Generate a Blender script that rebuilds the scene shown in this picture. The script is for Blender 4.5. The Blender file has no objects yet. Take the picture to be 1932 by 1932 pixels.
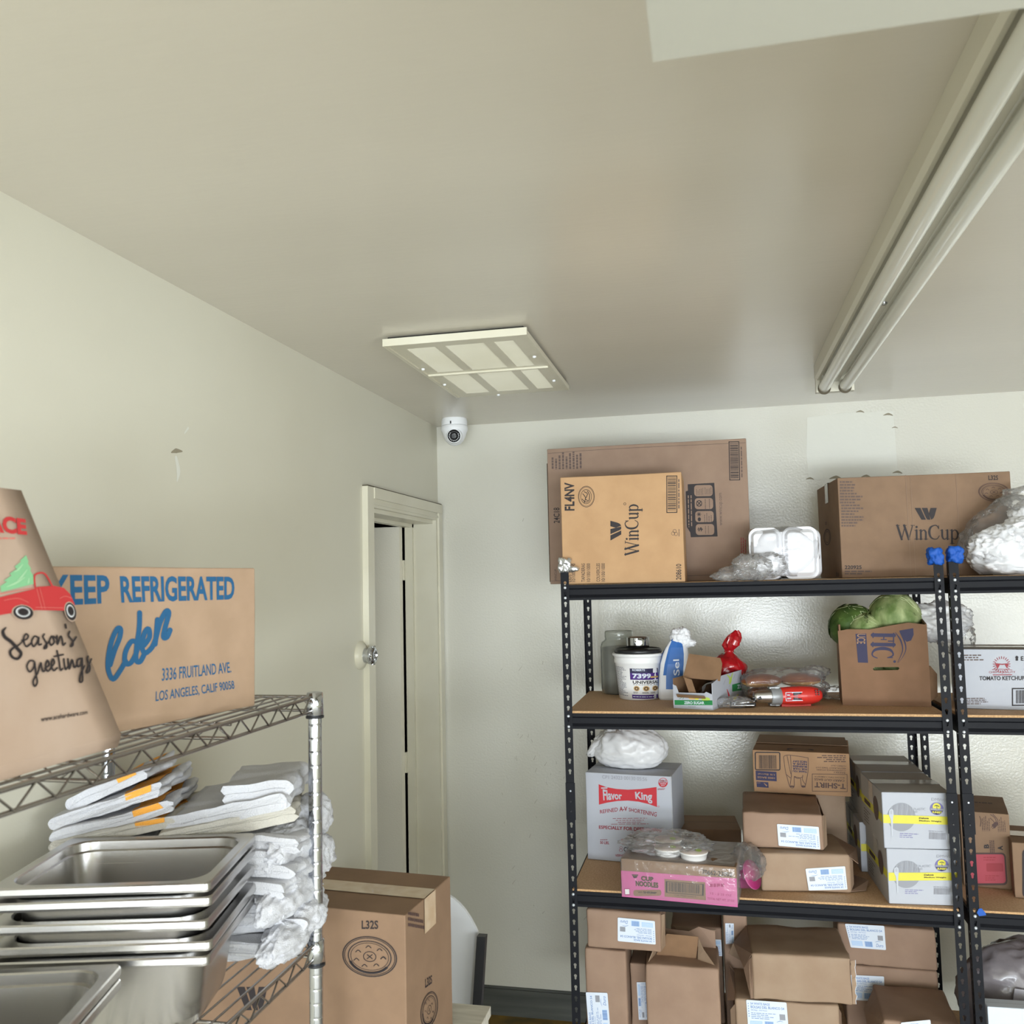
import bpy, bmesh, math, random
from mathutils import Vector, Matrix, noise
from mathutils.geometry import tessellate_polygon

# ---------------------------------------------------------------- camera, sky, daylight, exposure
S = bpy.context.scene
COL = S.collection
cam_data = bpy.data.cameras.new('camera')
cam = bpy.data.objects.new('camera', cam_data)
COL.objects.link(cam)
R0, R1, R2 = (0.97543, -0.21693, 0.03840), (0.21919, 0.97313, -0.07051), (-0.02208, 0.07719, 0.99677)
cam.matrix_world = Matrix(((R0[0], R0[2], -R0[1], 1.239), (R1[0], R1[2], -R1[1], -3.977),
                           (R2[0], R2[2], -R2[1], 1.894), (0, 0, 0, 1)))
cam_data.sensor_width = 36.0
cam_data.lens = 31.49
cam_data.clip_start = 0.02
cam_data.dof.use_dof = True
cam_data.dof.focus_distance = 3.0
cam_data.dof.aperture_fstop = 9.0
S.camera = cam

world = bpy.data.worlds.new('sky')
S.world = world
world.use_nodes = True
_bg = world.node_tree.nodes['Background']
_bg.inputs[0].default_value = (0.86, 0.93, 1.0, 1)
_bg.inputs[1].default_value = 1.6


def area_light(name, loc, target, sx, sy, power, colour):
    d = bpy.data.lights.new(name, 'AREA')
    d.shape = 'RECTANGLE'
    d.size, d.size_y, d.energy, d.color = sx, sy, power, colour
    o = bpy.data.objects.new(name, d)
    COL.objects.link(o)
    o.location = loc
    o.rotation_euler = (Vector(target) - Vector(loc)).to_track_quat('-Z', 'Y').to_euler()
    return o


# daylight put in an invented doorway behind the camera: one level, one aimed upward
area_light('invented_door_light', (2.4, -9.95, 1.45), (2.2, 0, 1.45), 4.0, 2.0, 190, (0.88, 0.945, 1.0))
area_light('added_upward_fill', (2.4, -9.9, 0.45), (2.3, -6.6, 2.6), 4.0, 0.8, 330, (0.86, 0.94, 1.0))  # upward fill, added to lift the ceiling

# added light in an invented right-hand window, to brighten the left wall
area_light('added_side_fill', (4.46, -5.4, 1.55), (0, -5.4, 1.55), 2.6, 1.2, 125, (0.88, 0.945, 1.0))

S.view_settings.view_transform = 'Standard'
S.view_settings.look = 'None'
S.view_settings.gamma = 1.0
S.view_settings.use_curve_mapping = False
S.view_settings.exposure = 0.0
S.cycles.use_denoising = True
S.cycles.max_bounces = 12
S.cycles.transparent_max_bounces = 24
S.cycles.sample_clamp_indirect = 6.0

# ---------------------------------------------------------------- materials
MATS = {}


def mat(name, col, rough=0.6, metal=0.0, col2=None, nscale=6.0, bump=0.0, bscale=120.0, coat=0.0, stretch=None,
        detail=4.0, spec=0.5, sss=0.0, bdist=0.002, trans=0.0, ior=1.45, cr=0.05):
    m = bpy.data.materials.new(name)
    m.use_nodes = True
    nt = m.node_tree
    b = nt.nodes['Principled BSDF']
    b.inputs['Base Color'].default_value = (*col, 1)
    b.inputs['Roughness'].default_value = rough
    b.inputs['Metallic'].default_value = metal
    b.inputs['Coat Weight'].default_value = coat
    b.inputs['Coat Roughness'].default_value = cr
    b.inputs['Specular IOR Level'].default_value = spec
    b.inputs['Subsurface Weight'].default_value = sss
    b.inputs['Transmission Weight'].default_value = trans
    b.inputs['IOR'].default_value = ior
    if col2 or bump:
        tc = nt.nodes.new('ShaderNodeTexCoord')
        src = tc.outputs['Object']
        if stretch:
            mp = nt.nodes.new('ShaderNodeMapping')
            mp.inputs['Scale'].default_value = stretch
            nt.links.new(src, mp.inputs[0])
            src = mp.outputs[0]
    if col2:
        n = nt.nodes.new('ShaderNodeTexNoise')
        n.inputs['Scale'].default_value = nscale
        n.inputs['Detail'].default_value = detail
        r = nt.nodes.new('ShaderNodeMapRange')
        r.inputs[1].default_value, r.inputs[2].default_value = 0.35, 0.65
        x = nt.nodes.new('ShaderNodeMix')
        x.data_type = 'RGBA'
        x.inputs[6].default_value, x.inputs[7].default_value = (*col, 1), (*col2, 1)
        nt.links.new(src, n.inputs['Vector'])
        nt.links.new(n.outputs[0], r.inputs[0])
        nt.links.new(r.outputs[0], x.inputs[0])
        nt.links.new(x.outputs[2], b.inputs['Base Color'])
    if bump:
        n = nt.nodes.new('ShaderNodeTexNoise')
        n.inputs['Scale'].default_value = bscale
        n.inputs['Detail'].default_value = 3.0
        u = nt.nodes.new('ShaderNodeBump')
        u.inputs['Strength'].default_value = bump
        u.inputs['Distance'].default_value = bdist
        nt.links.new(src, n.inputs['Vector'])
        nt.links.new(n.outputs[0], u.inputs['Height'])
        nt.links.new(u.outputs[0], b.inputs['Normal'])
        if coat:
            nt.links.new(u.outputs[0], b.inputs['Coat Normal'])
    MATS[name] = m
    return m


def film(name, col, clear, rough=0.1, bump=0.3, bscale=30.0, shine=0.75):
    """thin plastic film: see-through, faintly cloudy, with a glossy skin"""
    m = bpy.data.materials.new(name)
    m.use_nodes = True
    nt = m.node_tree
    nt.nodes.remove(nt.nodes['Principled BSDF'])
    N, L = nt.nodes.new, nt.links.new
    d, t, g = N('ShaderNodeBsdfDiffuse'), N('ShaderNodeBsdfTransparent'), N('ShaderNodeBsdfGlossy')
    d.inputs[0].default_value = (*col, 1)
    g.inputs['Roughness'].default_value = rough
    lw = N('ShaderNodeLayerWeight')
    lw.inputs[0].default_value = 0.25
    r = N('ShaderNodeMapRange')
    r.inputs[3].default_value, r.inputs[4].default_value = clear, max(0.0, clear - 0.35)
    L(lw.outputs['Facing'], r.inputs[0])
    tc, n, u = N('ShaderNodeTexCoord'), N('ShaderNodeTexNoise'), N('ShaderNodeBump')
    n.inputs['Scale'].default_value = bscale
    n.inputs['Detail'].default_value = 4
    u.inputs['Strength'].default_value, u.inputs['Distance'].default_value = bump, 0.01
    L(tc.outputs['Object'], n.inputs['Vector'])
    L(n.outputs[0], u.inputs['Height'])
    L(u.outputs[0], g.inputs['Normal'])
    L(u.outputs[0], lw.inputs['Normal'])
    a, b, k = N('ShaderNodeMixShader'), N('ShaderNodeMixShader'), N('ShaderNodeMath')
    L(r.outputs[0], a.inputs[0]); L(d.outputs[0], a.inputs[1]); L(t.outputs[0], a.inputs[2])
    k.operation = 'MULTIPLY_ADD'
    k.inputs[1].default_value, k.inputs[2].default_value = shine, 0.03
    L(lw.outputs['Fresnel'], k.inputs[0])
    L(k.outputs[0], b.inputs[0]); L(a.outputs[0], b.inputs[1]); L(g.outputs[0], b.inputs[2])
    L(b.outputs[0], nt.nodes['Material Output'].inputs[0])
    MATS[name] = m


def srgb(r, g, b):
    return tuple((c / 255 / 12.92) if c <= 10 else ((c / 255 + 0.055) / 1.055) ** 2.4 for c in (r, g, b))


mat('wall_paint', srgb(218, 215, 199), 0.38, col2=srgb(211, 207, 190), nscale=0.9, bump=0.08, bscale=160, spec=0.45)
mat('wall_texture', srgb(218, 216, 204), 0.28, col2=srgb(211, 209, 196), nscale=0.8, bump=0.34, bscale=115, bdist=0.0025, spec=0.5, coat=0.55, cr=0.17)
mat('wall_patch', srgb(226, 226, 216), 0.4, bump=0.25, bscale=60)
mat('scuff', srgb(150, 142, 122), 0.7)
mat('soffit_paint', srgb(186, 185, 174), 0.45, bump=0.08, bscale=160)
mat('smudge', srgb(160, 152, 138), 0.6)
mat('ceiling_paint', srgb(217, 211, 197), 0.24, col2=srgb(212, 206, 192), nscale=0.7, bump=0.10, bscale=24, bdist=0.003,
    spec=0.55, stretch=(0.6, 3.0, 1))
mat('trim_paint', srgb(222, 218, 200), 0.32, col2=srgb(214, 209, 188), nscale=3, bump=0.1, bscale=90)
mat('door_paint', srgb(238, 233, 216), 0.3, bump=0.5, bscale=150)
mat('caulk', srgb(92, 84, 68), 0.8)
mat('floor_paint', srgb(196, 193, 186), 0.5, col2=srgb(184, 181, 174), nscale=4, bump=0.2, bscale=60)
mat('floor_ochre', srgb(158, 126, 58), 0.6, col2=srgb(112, 96, 58), nscale=9, bump=0.2, bscale=60)
mat('base_paint', srgb(92, 94, 88), 0.5, col2=srgb(72, 74, 70), nscale=5, stretch=(0.4, 1, 6))
mat('dark_void', (0.03, 0.028, 0.022), 0.9)
mat('black_steel', srgb(24, 25, 30), 0.55, spec=0.18, bump=0.05, bscale=300)
mat('rivet_steel', srgb(205, 212, 220), 0.3, metal=0.6)
mat('particle_board', srgb(206, 172, 136), 0.75, col2=srgb(186, 150, 114), nscale=160, bump=0.15, bscale=260, detail=6)
mat('board_edge', srgb(206, 168, 122), 0.8, col2=srgb(178, 138, 98), nscale=220)
mat('chrome', (0.56, 0.58, 0.62), 0.09, metal=1.0)
mat('wire_chrome', (0.42, 0.40, 0.38), 0.24, metal=1.0)
mat('steel', (0.50, 0.49, 0.48), 0.27, metal=1.0, bump=0.03, bscale=900)
mat('black_plastic', (0.02, 0.02, 0.022), 0.4)
mat('card', srgb(139, 112, 89), 0.78, col2=srgb(131, 105, 83), nscale=14, bump=0.06, bscale=420, detail=8)
mat('card_umber', srgb(134, 100, 75), 0.78, col2=srgb(126, 94, 69), nscale=14, bump=0.06, bscale=420, detail=8)
mat('card_pale', srgb(177, 149, 124), 0.78, col2=srgb(167, 140, 115), nscale=14, bump=0.06, bscale=420, detail=8)
mat('card_warm', srgb(161, 127, 95), 0.78, col2=srgb(153, 119, 88), nscale=12, bump=0.06, bscale=420, detail=8)
mat('card_honey', srgb(191, 153, 113), 0.78, col2=srgb(182, 144, 105), nscale=12, bump=0.06, bscale=420, detail=8)
mat('card_mauve', srgb(152, 128, 110), 0.8, col2=srgb(144, 120, 103), nscale=12, bump=0.06, bscale=420, detail=8)
mat('card_edge', srgb(222, 190, 148), 0.85)
mat('card_inside', srgb(135, 104, 77), 0.85, col2=srgb(125, 96, 70), nscale=20)
mat('kraft', srgb(155, 128, 108), 0.72, col2=srgb(145, 118, 99), nscale=10, bump=0.12, bscale=60, detail=6)
mat('kraft_light', srgb(161, 138, 116), 0.72, col2=srgb(152, 127, 105), nscale=10, bump=0.12, bscale=60, detail=6)
mat('bag_paper', srgb(193, 170, 152), 0.72, col2=srgb(183, 158, 138), nscale=7, bump=0.25, bscale=18, detail=6)
mat('white_card', srgb(178, 181, 190), 0.55, bump=0.03, bscale=300)
mat('grey_white_card', srgb(188, 192, 200), 0.6)
mat('white_card_side', srgb(172, 168, 164), 0.65)
mat('label_paper', srgb(214, 222, 234), 0.5)
mat('ink', srgb(44, 38, 40), 0.65)
mat('ink_brown', srgb(82, 62, 58), 0.7)
mat('ink_soft', srgb(98, 82, 76), 0.7)
mat('ink_grey', srgb(150, 150, 158), 0.6)
mat('ink_pale', srgb(146, 148, 156), 0.6)
mat('ink_blue', srgb(36, 92, 134), 0.7)
mat('ink_navy', srgb(46, 44, 76), 0.65)
mat('ink_label', srgb(120, 148, 196), 0.6)
mat('ink_label_pale', srgb(176, 204, 236), 0.6)
mat('ink_red', srgb(190, 44, 54), 0.6)
mat('ink_maroon', srgb(150, 48, 58), 0.6)
mat('ink_pink', srgb(190, 96, 146), 0.5)
mat('ink_magenta', srgb(150, 36, 96), 0.5)
mat('ink_yellow', srgb(212, 204, 66), 0.5)
mat('ink_purple', srgb(74, 40, 128), 0.5)
mat('ink_violet', srgb(110, 104, 160), 0.5)
mat('ink_green', srgb(38, 128, 70), 0.5)
mat('ink_lime', srgb(178, 204, 88), 0.5)
mat('ink_gold', srgb(206, 170, 110), 0.5)
mat('print_red', srgb(196, 56, 58), 0.7)
mat('print_red_light', srgb(218, 122, 112), 0.7)
mat('print_tree', srgb(136, 196, 146), 0.7)
mat('print_tree_light', srgb(168, 212, 168), 0.7)
mat('label_crimson', srgb(168, 66, 78), 0.6)
mat('tape', srgb(196, 170, 140), 0.22, coat=0.5, col2=srgb(206, 184, 158), nscale=30)
mat('tape_grey', srgb(178, 174, 166), 0.25, coat=0.4)
mat('towel', srgb(212, 213, 218), 0.95, col2=srgb(202, 202, 206), nscale=9, bump=0.9, bscale=520, bdist=0.003, sss=0.0)
mat('towel_cream', srgb(204, 200, 190), 0.95, col2=srgb(194, 189, 178), nscale=9, bump=0.9, bscale=520, bdist=0.003)
mat('towel_orange', srgb(244, 172, 74), 0.95, bump=0.8, bscale=520, bdist=0.003)
mat('rag', srgb(240, 240, 242), 0.9, bump=0.4, bscale=260)
mat('white_plastic', srgb(236, 238, 240), 0.35)
mat('white_enamel', srgb(224, 226, 230), 0.28)
mat('tube_glass', srgb(226, 226, 216), 0.16, coat=0.3)
mat('fixture_paint', srgb(216, 212, 196), 0.3)
mat('fixture_groove', srgb(182, 174, 156), 0.3)
mat('black_glass', (0.008, 0.008, 0.009), 0.35, spec=0.3)
mat('led', srgb(226, 228, 230), 0.3)
mat('cabinet_wood', srgb(206, 202, 190), 0.5, col2=srgb(184, 179, 166), nscale=10, stretch=(1, 9, 9))
mat('blue_tape', srgb(22, 84, 176), 0.6, bump=0.4, bscale=90)
mat('foil', (0.75, 0.77, 0.80), 0.22, metal=0.9, bump=0.5, bscale=120)
mat('foam', srgb(226, 226, 230), 0.6, sss=0.0)
mat('foam_shade', srgb(226, 222, 220), 0.6)
mat('glass_jar', (0.80, 0.82, 0.78), 0.1, trans=0.88)
mat('jar_powder', srgb(124, 119, 108), 0.9, col2=srgb(106, 101, 91), nscale=40)
mat('bucket_white', srgb(240, 240, 240), 0.35)
mat('bucket_black', (0.018, 0.018, 0.02), 0.3)
mat('red_bag', srgb(166, 18, 28), 0.25, coat=0.5, bump=0.3, bscale=26)
mat('bun_crust', srgb(140, 74, 24), 0.45, col2=srgb(122, 60, 18), nscale=14, coat=0.2)
mat('bun_side', srgb(218, 170, 104), 0.6, col2=srgb(206, 152, 86), nscale=14)
mat('tool_red', srgb(206, 50, 42), 0.35, coat=0.2)
mat('tool_grey', srgb(150, 152, 154), 0.4, metal=0.3)
mat('tool_steel', (0.62, 0.61, 0.60), 0.3, metal=1.0)
mat('cabbage_dark', srgb(62, 86, 40), 0.55, spec=0.3, col2=srgb(92, 116, 58), nscale=16, bump=0.5, bscale=30, bdist=0.004)
mat('cabbage', srgb(108, 132, 74), 0.55, spec=0.3, col2=srgb(178, 190, 136), nscale=22, bump=0.6, bscale=30, bdist=0.004, stretch=(1, 1, 0.4))
mat('cabbage_vein', srgb(196, 206, 156), 0.5)
mat('salt_white', srgb(232, 233, 236), 0.45, bump=0.3, bscale=30)
mat('salt_blue', srgb(48, 104, 178), 0.45, bump=0.3, bscale=30)
mat('grey_bag', srgb(122, 116, 120), 0.3, coat=0.35, bump=0.5, bscale=18, bdist=0.006)
mat('grey_bag_pale', srgb(160, 157, 165), 0.4, bump=0.3, bscale=18)
mat('noodle_cup', srgb(228, 226, 224), 0.5)
mat('noodle_lid', srgb(206, 190, 186), 0.5, col2=srgb(188, 176, 160), nscale=40)
mat('soft_drink', (0.02, 0.012, 0.01), 0.15)
film('clear_film', (0.86, 0.84, 0.83), 0.95, bump=0.45, bscale=34)
film('milky_film', (0.86, 0.86, 0.88), 0.55, rough=0.25, bump=0.3, bscale=26)
film('grocery_film', (0.90, 0.90, 0.92), 0.30, rough=0.32, bump=0.45, bscale=24)

# ---------------------------------------------------------------- mesh building
GLY = {}


def glyphs(s, bold=0.0, shear=0.0):
    """text as a flat mesh scaled to the unit box"""
    k = (s, bold, shear)
    if k not in GLY:
        cu = bpy.data.curves.new('lettering', 'FONT')
        cu.body, cu.offset, cu.shear, cu.resolution_u, cu.fill_mode = s, bold, shear, 3, 'FRONT'
        o = bpy.data.objects.new('lettering', cu)
        me = o.to_mesh()
        vs = [(v.co.x, v.co.y) for v in me.vertices]
        fs = [tuple(p.vertices) for p in me.polygons]
        o.to_mesh_clear()
        bpy.data.objects.remove(o)
        bpy.data.curves.remove(cu)
        x0, x1 = min(v[0] for v in vs), max(v[0] for v in vs)
        y0, y1 = min(v[1] for v in vs), max(v[1] for v in vs)
        GLY[k] = ([((x - x0) / (x1 - x0 or 1), (y - y0) / (y1 - y0 or 1)) for x, y in vs], fs)
    return GLY[k]


def frame(o, ux, uy):
    """a flat surface patch: (x, y) in metres -> point, k layers proud of it"""
    o, ux, uy = Vector(o), Vector(ux).normalized(), Vector(uy).normalized()
    n = ux.cross(uy).normalized()
    return lambda x, y, k=1.0: o + ux * x + uy * y + n * (0.00045 * k)


class Sheet:
    """layout of a printed face: positions in the units of its quad (TL, TR, BR, BL) -> metres on the surface"""

    def __init__(s, surf, w, h, quad):
        s.surf, s.w, s.h = surf, w, h
        s.tl, s.tr, s.br, s.bl = [Vector(q) for q in quad]

    def uv(s, p):
        """perspective map of the quad onto the unit square"""
        if not hasattr(s, 'hm'):
            a, b, c, d = s.tl, s.tr, s.br, s.bl
            sx, sy = a.x - b.x + c.x - d.x, a.y - b.y + c.y - d.y
            d1x, d1y, d2x, d2y = b.x - c.x, b.y - c.y, d.x - c.x, d.y - c.y
            det = d1x * d2y - d2x * d1y
            g, h = (sx * d2y - d2x * sy) / det, (d1x * sy - sx * d1y) / det
            s.hm = Matrix(((b.x - a.x + g * b.x, d.x - a.x + h * d.x, a.x), (b.y - a.y + g * b.y, d.y - a.y + h * d.y, a.y), (g, h, 1))).inverted()
        q = s.hm @ Vector((p[0], p[1], 1))
        return q.x / q.z, q.y / q.z

    def xy(s, p):
        u, v = s.uv(p)
        return u * s.w, (1 - v) * s.h

    def at(s, p, k=1.0):
        return s.surf(*s.xy(p), k)


class MB:
    def __init__(s):
        s.v, s.f, s.m, s.sm, s.names = [], [], [], [], []

    def mi(s, m):
        if m not in s.names:
            s.names.append(m)
        return s.names.index(m)

    def add(s, vs, fs, m, smooth=False, M=None):
        b, i = len(s.v), s.mi(m)
        s.v += [tuple(M @ Vector(p)) for p in vs] if M is not None else [tuple(p) for p in vs]
        for f in fs:
            s.f.append(tuple(b + k for k in f))
            s.m.append(i)
            s.sm.append(smooth)
        return s

    def quad(s, a, b, c, d, m):
        return s.add([a, b, c, d], [(0, 1, 2, 3)], m)

    def box(s, x0, x1, y0, y1, z0, z1, m, M=None):
        vs = [(x, y, z) for x in (x0, x1) for y in (y0, y1) for z in (z0, z1)]
        return s.add(vs, [(0, 1, 3, 2), (4, 6, 7, 5), (0, 4, 5, 1), (2, 3, 7, 6), (0, 2, 6, 4), (1, 5, 7, 3)], m, M=M)

    def rbox(s, w, d, h, r, m, n=(2, 2, 2), amp=0.0, seed=0.0, freq=9.0, M=None, k=2, smooth=True, puff=0.0):
        """box with rounded edges standing on z=0, centred in x and y; dents only go inwards"""
        def axis(L, c):
            a = [-L / 2 + r * (1 - math.cos(math.pi / 2 * i / k)) for i in range(k + 1)]
            mid = [-L / 2 + r + (L - 2 * r) * i / c for i in range(1, c)]
            return a + mid + [-x for x in reversed(a)]
        X, Y, Z = axis(w, n[0]), axis(d, n[1]), axis(h, n[2])
        idx, vs, fs = {}, [], []

        def vert(i, j, l):
            if (i, j, l) not in idx:
                p = Vector((X[i], Y[j], Z[l]))
                c = Vector((max(-w / 2 + r, min(w / 2 - r, p.x)), max(-d / 2 + r, min(d / 2 - r, p.y)), max(-h / 2 + r, min(h / 2 - r, p.z))))
                nr = p - c
                if nr.length > 1e-9:
                    nr.normalize()
                q = c + nr * r
                if amp:
                    q -= nr * amp * abs(noise.noise(q * freq + Vector((seed, seed * 1.7, 3.1)))) * 1.6
                if puff:
                    q.x *= 1 + puff * (1 - (2 * q.z / h) ** 2)
                idx[(i, j, l)] = len(vs)
                vs.append((q.x, q.y, q.z + h / 2))
            return idx[(i, j, l)]
        a, b, c = len(X) - 1, len(Y) - 1, len(Z) - 1
        for i in range(a):
            for j in range(b):
                fs.append((vert(i, j, 0), vert(i, j + 1, 0), vert(i + 1, j + 1, 0), vert(i + 1, j, 0)))
                fs.append((vert(i, j, c), vert(i + 1, j, c), vert(i + 1, j + 1, c), vert(i, j + 1, c)))
        for i in range(a):
            for l in range(c):
                fs.append((vert(i, 0, l), vert(i + 1, 0, l), vert(i + 1, 0, l + 1), vert(i, 0, l + 1)))
                fs.append((vert(i, b, l), vert(i, b, l + 1), vert(i + 1, b, l + 1), vert(i + 1, b, l)))
        for j in range(b):
            for l in range(c):
                fs.append((vert(0, j, l), vert(0, j, l + 1), vert(0, j + 1, l + 1), vert(0, j + 1, l)))
                fs.append((vert(a, j, l), vert(a, j + 1, l), vert(a, j + 1, l + 1), vert(a, j, l + 1)))
        return s.add(vs, fs, m, smooth, M)

    def tube(s, pts, r, m, n=8, caps=True, closed=False, smooth=True, M=None):
        pts = [Vector(p) for p in pts]
        rs = r if isinstance(r, (list, tuple)) else [r] * len(pts)
        vs, fs, L = [], [], len(pts)
        up = None
        for i, p in enumerate(pts):
            a = pts[(i - 1) % L] if (closed or i > 0) else p
            b = pts[(i + 1) % L] if (closed or i < L - 1) else p
            t = (b - a).normalized()
            if up is None:
                up = Vector((0, 0, 1)) if abs(t.z) < 0.9 else Vector((1, 0, 0))
            x = t.cross(up)
            if x.length < 1e-6:
                x = t.orthogonal()
            x.normalize()
            y = x.cross(t).normalized()
            up = y
            for k in range(n):
                q = 2 * math.pi * k / n
                vs.append(p + (x * math.cos(q) + y * math.sin(q)) * rs[i])
        for i in range(L if closed else L - 1):
            for k in range(n):
                a, b = i * n + k, i * n + (k + 1) % n
                c, d = ((i + 1) % L) * n + (k + 1) % n, ((i + 1) % L) * n + k
                fs.append((a, b, c, d))
        s.add(vs, fs, m, smooth, M)
        if caps and not closed:
            s.add(vs[:n], [tuple(range(n))], m, False, M)
            s.add(vs[-n:], [tuple(range(n))][::-1], m, False, M)
        return s

    def lathe(s, prof, m, n=28, M=None, smooth=True, cap0=True, cap1=True):
        vs, fs = [], []
        for r, z in prof:
            for k in range(n):
                q = 2 * math.pi * k / n
                vs.append((r * math.cos(q), r * math.sin(q), z))
        for i in range(len(prof) - 1):
            for k in range(n):
                fs.append((i * n + k, i * n + (k + 1) % n, (i + 1) * n + (k + 1) % n, (i + 1) * n + k))
        s.add(vs, fs, m, smooth, M)
        if cap0:
            s.add(vs[:n], [tuple(range(n))], m, False, M)
        if cap1:
            s.add(vs[-n:], [tuple(range(n))], m, False, M)
        return s

    def loft(s, rings, m, smooth=True, cap0=True, cap1=True, M=None, mats=None):
        n, vs = len(rings[0]), [p for r in rings for p in r]
        for i in range(len(rings) - 1):
            fs = [(i * n + k, i * n + (k + 1) % n, (i + 1) * n + (k + 1) % n, (i + 1) * n + k) for k in range(n)]
            s.add([vs[j] for j in range(i * n, (i + 2) * n)], [tuple(q - i * n for q in f) for f in fs], mats[i] if mats else m, smooth, M)
        if cap0:
            s.add(rings[0], [tuple(range(n))], m, False, M)
        if cap1:
            s.add(rings[-1], [tuple(range(n))], m, False, M)
        return s

    def poly(s, outer, holes, put, m, thick=0.0):
        """flat polygon with holes; put(x, y, k) -> point; thick > 0 makes it a plate with walls round every edge"""
        loops = [[Vector((x, y, 0)) for x, y in q] for q in [outer] + holes]
        flat = [p for q in loops for p in q]
        tris = tessellate_polygon(loops)
        top = [put(p.x, p.y, 1) for p in flat]
        s.add(top, tris, m)
        if thick:
            n = (put(0, 0, 1000) - put(0, 0, 0)).normalized() * thick
            bot = [p - n for p in top]
            s.add(bot, [t[::-1] for t in tris], m)
            b = 0
            for q in loops:
                L = len(q)
                vs = top[b:b + L] + bot[b:b + L]
                s.add(vs, [(i, (i + 1) % L, L + (i + 1) % L, L + i) for i in range(L)], m)
                b += L
        return s

    def blob(s, c, r, m, sub=4, amp=0.12, freq=3.0, seed=0.0, flat=None, crease=0.0, M=None, shape=None):
        bm = bmesh.new()
        bmesh.ops.create_icosphere(bm, subdivisions=sub, radius=1.0)
        off = Vector((seed * 3.3, seed * 1.7, seed * 0.9))
        vs = []
        for v in bm.verts:
            p = v.co.copy()
            k = 1 + amp * noise.noise(p * freq + off)
            if crease:
                k += crease * (0.5 - abs(noise.noise(p * freq * 2.3 + off * 2))) + crease * 0.5 * (0.5 - abs(noise.noise(p * freq * 5 + off)))
            if shape:
                k *= shape(p)
            q = Vector((p.x * r[0], p.y * r[1], p.z * r[2])) * k
            if flat is not None and q.z < flat:
                q.z = flat + (q.z - flat) * 0.02
            vs.append(q + Vector(c))
        fs = [tuple(v.index for v in f.verts) for f in bm.faces]
        bm.free()
        return s.add(vs, fs, m, True, M)

    # ---- printing on a Sheet
    def text(s, sh, t, rect, m, rot=0, bold=0.0, shear=0.0, k=1.0):
        g, fs = glyphs(t, bold, shear)
        x0, y0, x1, y1 = rect
        p0, px, py = [Vector(sh.xy(q)) for q in ((x0, y1), (x1, y1), (x0, y0))]
        ex, ey = px - p0, py - p0
        vs = []
        for u, v in g:
            a, b = {0: (u, v), 90: (1 - v, u), 180: (1 - u, 1 - v), 270: (v, 1 - u)}[rot]
            q = p0 + ex * a + ey * b
            vs.append(sh.surf(q.x, q.y, k))
        return s.add(vs, fs, m)

    def textq(s, sh, t, quad, m, bold=0.0, shear=0.0, k=1.0):
        """text in a free quad TL, TR, BR, BL"""
        g, fs = glyphs(t, bold, shear)
        tl, tr, br, bl = [Vector(sh.xy(q)) for q in quad]
        vs = []
        for u, v in g:
            q = (bl * (1 - u) + br * u) * (1 - v) + (tl * (1 - u) + tr * u) * v
            vs.append(sh.surf(q.x, q.y, k))
        return s.add(vs, fs, m)

    def area(s, sh, pts, m, k=1.0, holes=()):
        loops = [[sh.xy(p) for p in q] for q in [pts, *holes]]
        tris = tessellate_polygon([[Vector((x, y, 0)) for x, y in q] for q in loops])
        return s.add([sh.surf(x, y, k) for q in loops for x, y in q], tris, m)

    def rect(s, sh, x0, y0, x1, y1, m, k=1.0):
        nx, ny = 6, 1
        g = [sh.at((x0 + (x1 - x0) * i / nx, y0 + (y1 - y0) * j / ny), k) for j in range(ny + 1) for i in range(nx + 1)]
        return s.add(g, [(i, i + 1, i + nx + 2, i + nx + 1) for i in range(nx)], m)

    def outline(s, sh, x0, y0, x1, y1, t, m, k=1.0):
        s.rect(sh, x0, y0, x1, y0 + t, m, k).rect(sh, x0, y1 - t, x1, y1, m, k)
        return s.rect(sh, x0, y0, x0 + t, y1, m, k).rect(sh, x1 - t, y0, x1, y1, m, k)

    def round_rect(s, sh, x0, y0, x1, y1, r, m, k=1.0, hole=0.0):
        def loop(a, b, c, d, q):
            o = []
            for cx, cy, t0 in ((c - q, b + q, -90), (c - q, d - q, 0), (a + q, d - q, 90), (a + q, b + q, 180)):
                o += [(cx + q * math.cos(math.radians(t0 + e)), cy + q * math.sin(math.radians(t0 + e))) for e in (0, 30, 60, 90)]
            return o
        h = [loop(x0 + hole, y0 + hole, x1 - hole, y1 - hole, max(r - hole, 0.1))] if hole else []
        return s.area(sh, loop(x0, y0, x1, y1, r), m, k, h)

    def ellipse(s, sh, cx, cy, rx, ry, m, k=1.0, ring=0.0, tilt=0.0, a0=0, a1=360):
        ct, st = math.cos(math.radians(tilt)), math.sin(math.radians(tilt))
        def pt(a, f):
            x, y = rx * f * math.cos(a), ry * f * math.sin(a)
            return (cx + x * ct - y * st, cy + x * st + y * ct)
        n = max(8, int(40 * (a1 - a0) / 360))
        A = [math.radians(a0 + (a1 - a0) * i / n) for i in range(n + 1)]
        if ring:
            vs = [sh.at(pt(a, f), k) for a in A for f in (1, 1 - ring)]
            return s.add(vs, [(2 * i, 2 * i + 1, 2 * i + 3, 2 * i + 2) for i in range(n)], m)
        vs = [sh.at((cx, cy), k)] + [sh.at(pt(a, 1), k) for a in A]
        return s.add(vs, [(0, i + 1, i + 2) for i in range(n)], m)

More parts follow.
